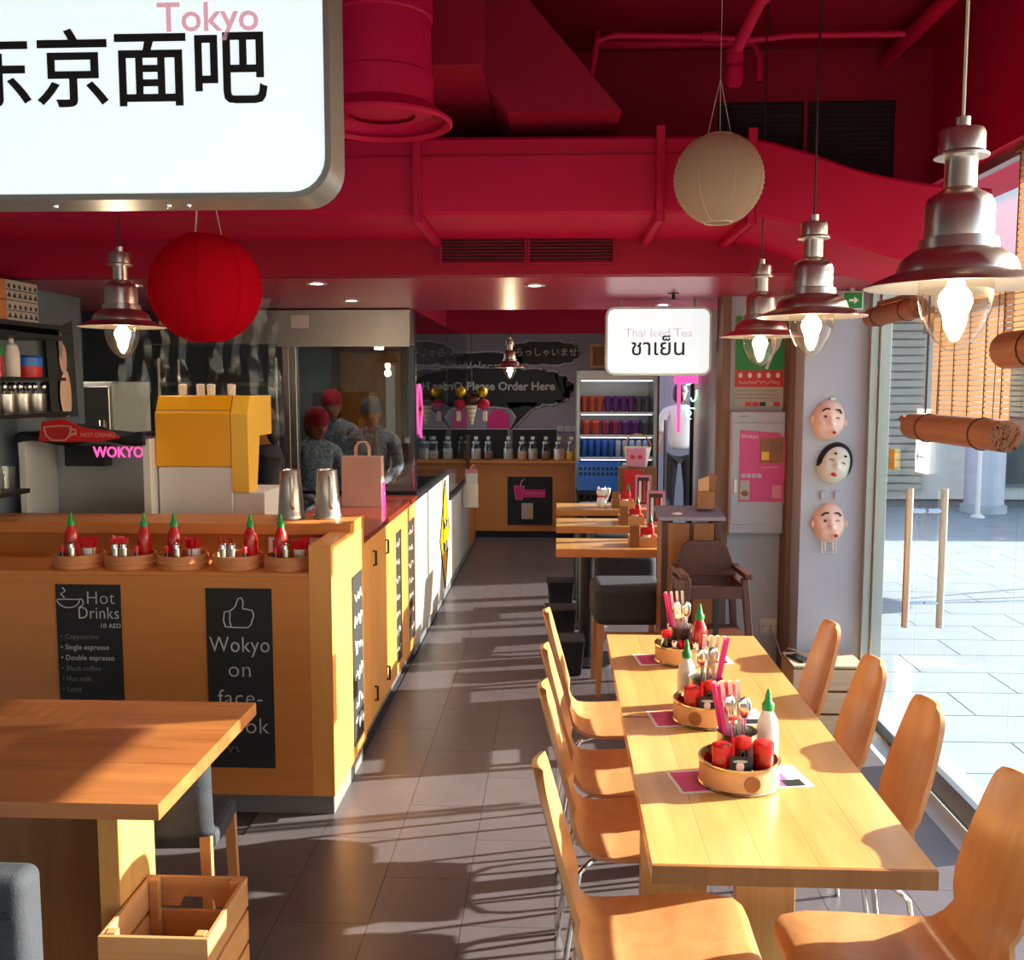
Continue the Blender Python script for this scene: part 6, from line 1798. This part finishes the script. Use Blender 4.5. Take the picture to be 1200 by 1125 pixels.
# ------------------------------------------------------------------ outside
bd = thing('building', 'pale modern building across the pavement', 'building', (0, 0, 0))
bx('wall', 'white', bd, 2.2, 15.2, 0, 16, 15.6, 6.0)
bx('canopy', 'alu', bd, 2.2, 13.6, 3.2, 16, 15.2, 3.5)
for k in range(4):
    x = 6.6 + k * 1.9
    w_ = bx('window', 'bluegrey', bd, x, 15.12, 0.2, x + 1.5, 15.2, 2.8)
    bx('pane', 'glass', w_, x + 0.05, 15.10, 0.25, x + 1.45, 15.12, 2.75)
for k in range(24):
    bx('louvre', 'offw', bd, 4.6, 15.05, 0.15 + k * 0.12, 5.55, 15.2, 0.24 + k * 0.12)
for i, x in enumerate((5.95, 9.4)):
    t = thing('pillar', ['round grey pillar in front of the pale building, nearer the louvres', 'round grey pillar in front of the pale building, farther right'][i], 'pillar', (x, 13.9, -0.03))
    B().cyl(0, 0, 0, 3.25, 0.26, n=28).out('shaft', 'grey', t, smooth=True)
    B().lathe([(0.30, 0), (0.30, 0.10), (0.26, 0.12)], 28).out('base', 'stone', t, smooth=True)
bl = thing('lamp_post', 'thin white pole on the pavement outside', 'pole', (5.62, 13.3, -0.03))
B().cyl(0, 0, 0, 3.0, 0.03, n=12).out('pole', 'white', bl, smooth=True)
B().lathe([(0.09, 0), (0.09, 0.02), (0.04, 0.05)], 16).out('base_plate', 'white', bl)
B().ball((0, 0, 3.05), 0.08, 14, 10).out('globe', 'white', bl, smooth=True)
sw_ = thing('side_building', 'grey stone facade beyond the glass door', 'building', (0, 0, 0))
bx('wall', 'grey', sw_, 1.72, 9.2, 0, 2.6, 11.5, 4.0)
bx('cornice', 'stone', sw_, 1.72, 9.1, 2.4, 2.7, 9.2, 2.5)
bx('plinth', 'stone', sw_, 1.72, 9.12, 0, 2.64, 9.2, 0.3)
oc = thing('outdoor_table', 'small outdoor table at the edge of the view outside', 'table', (4.35, 8.4, -0.03))
B().lathe([(0.35, 0.72), (0.35, 0.745), (0.0, 0.75)], 24).out('top', 'dkmetal', oc, smooth=True)
for k in range(3):
    a = 2 * pi * k / 3
    B().tube([(0.05 * math.cos(a), 0.05 * math.sin(a), 0.72), (0.28 * math.cos(a), 0.28 * math.sin(a), 0.0)], 0.014, 8).out('leg', 'dkmetal', oc)
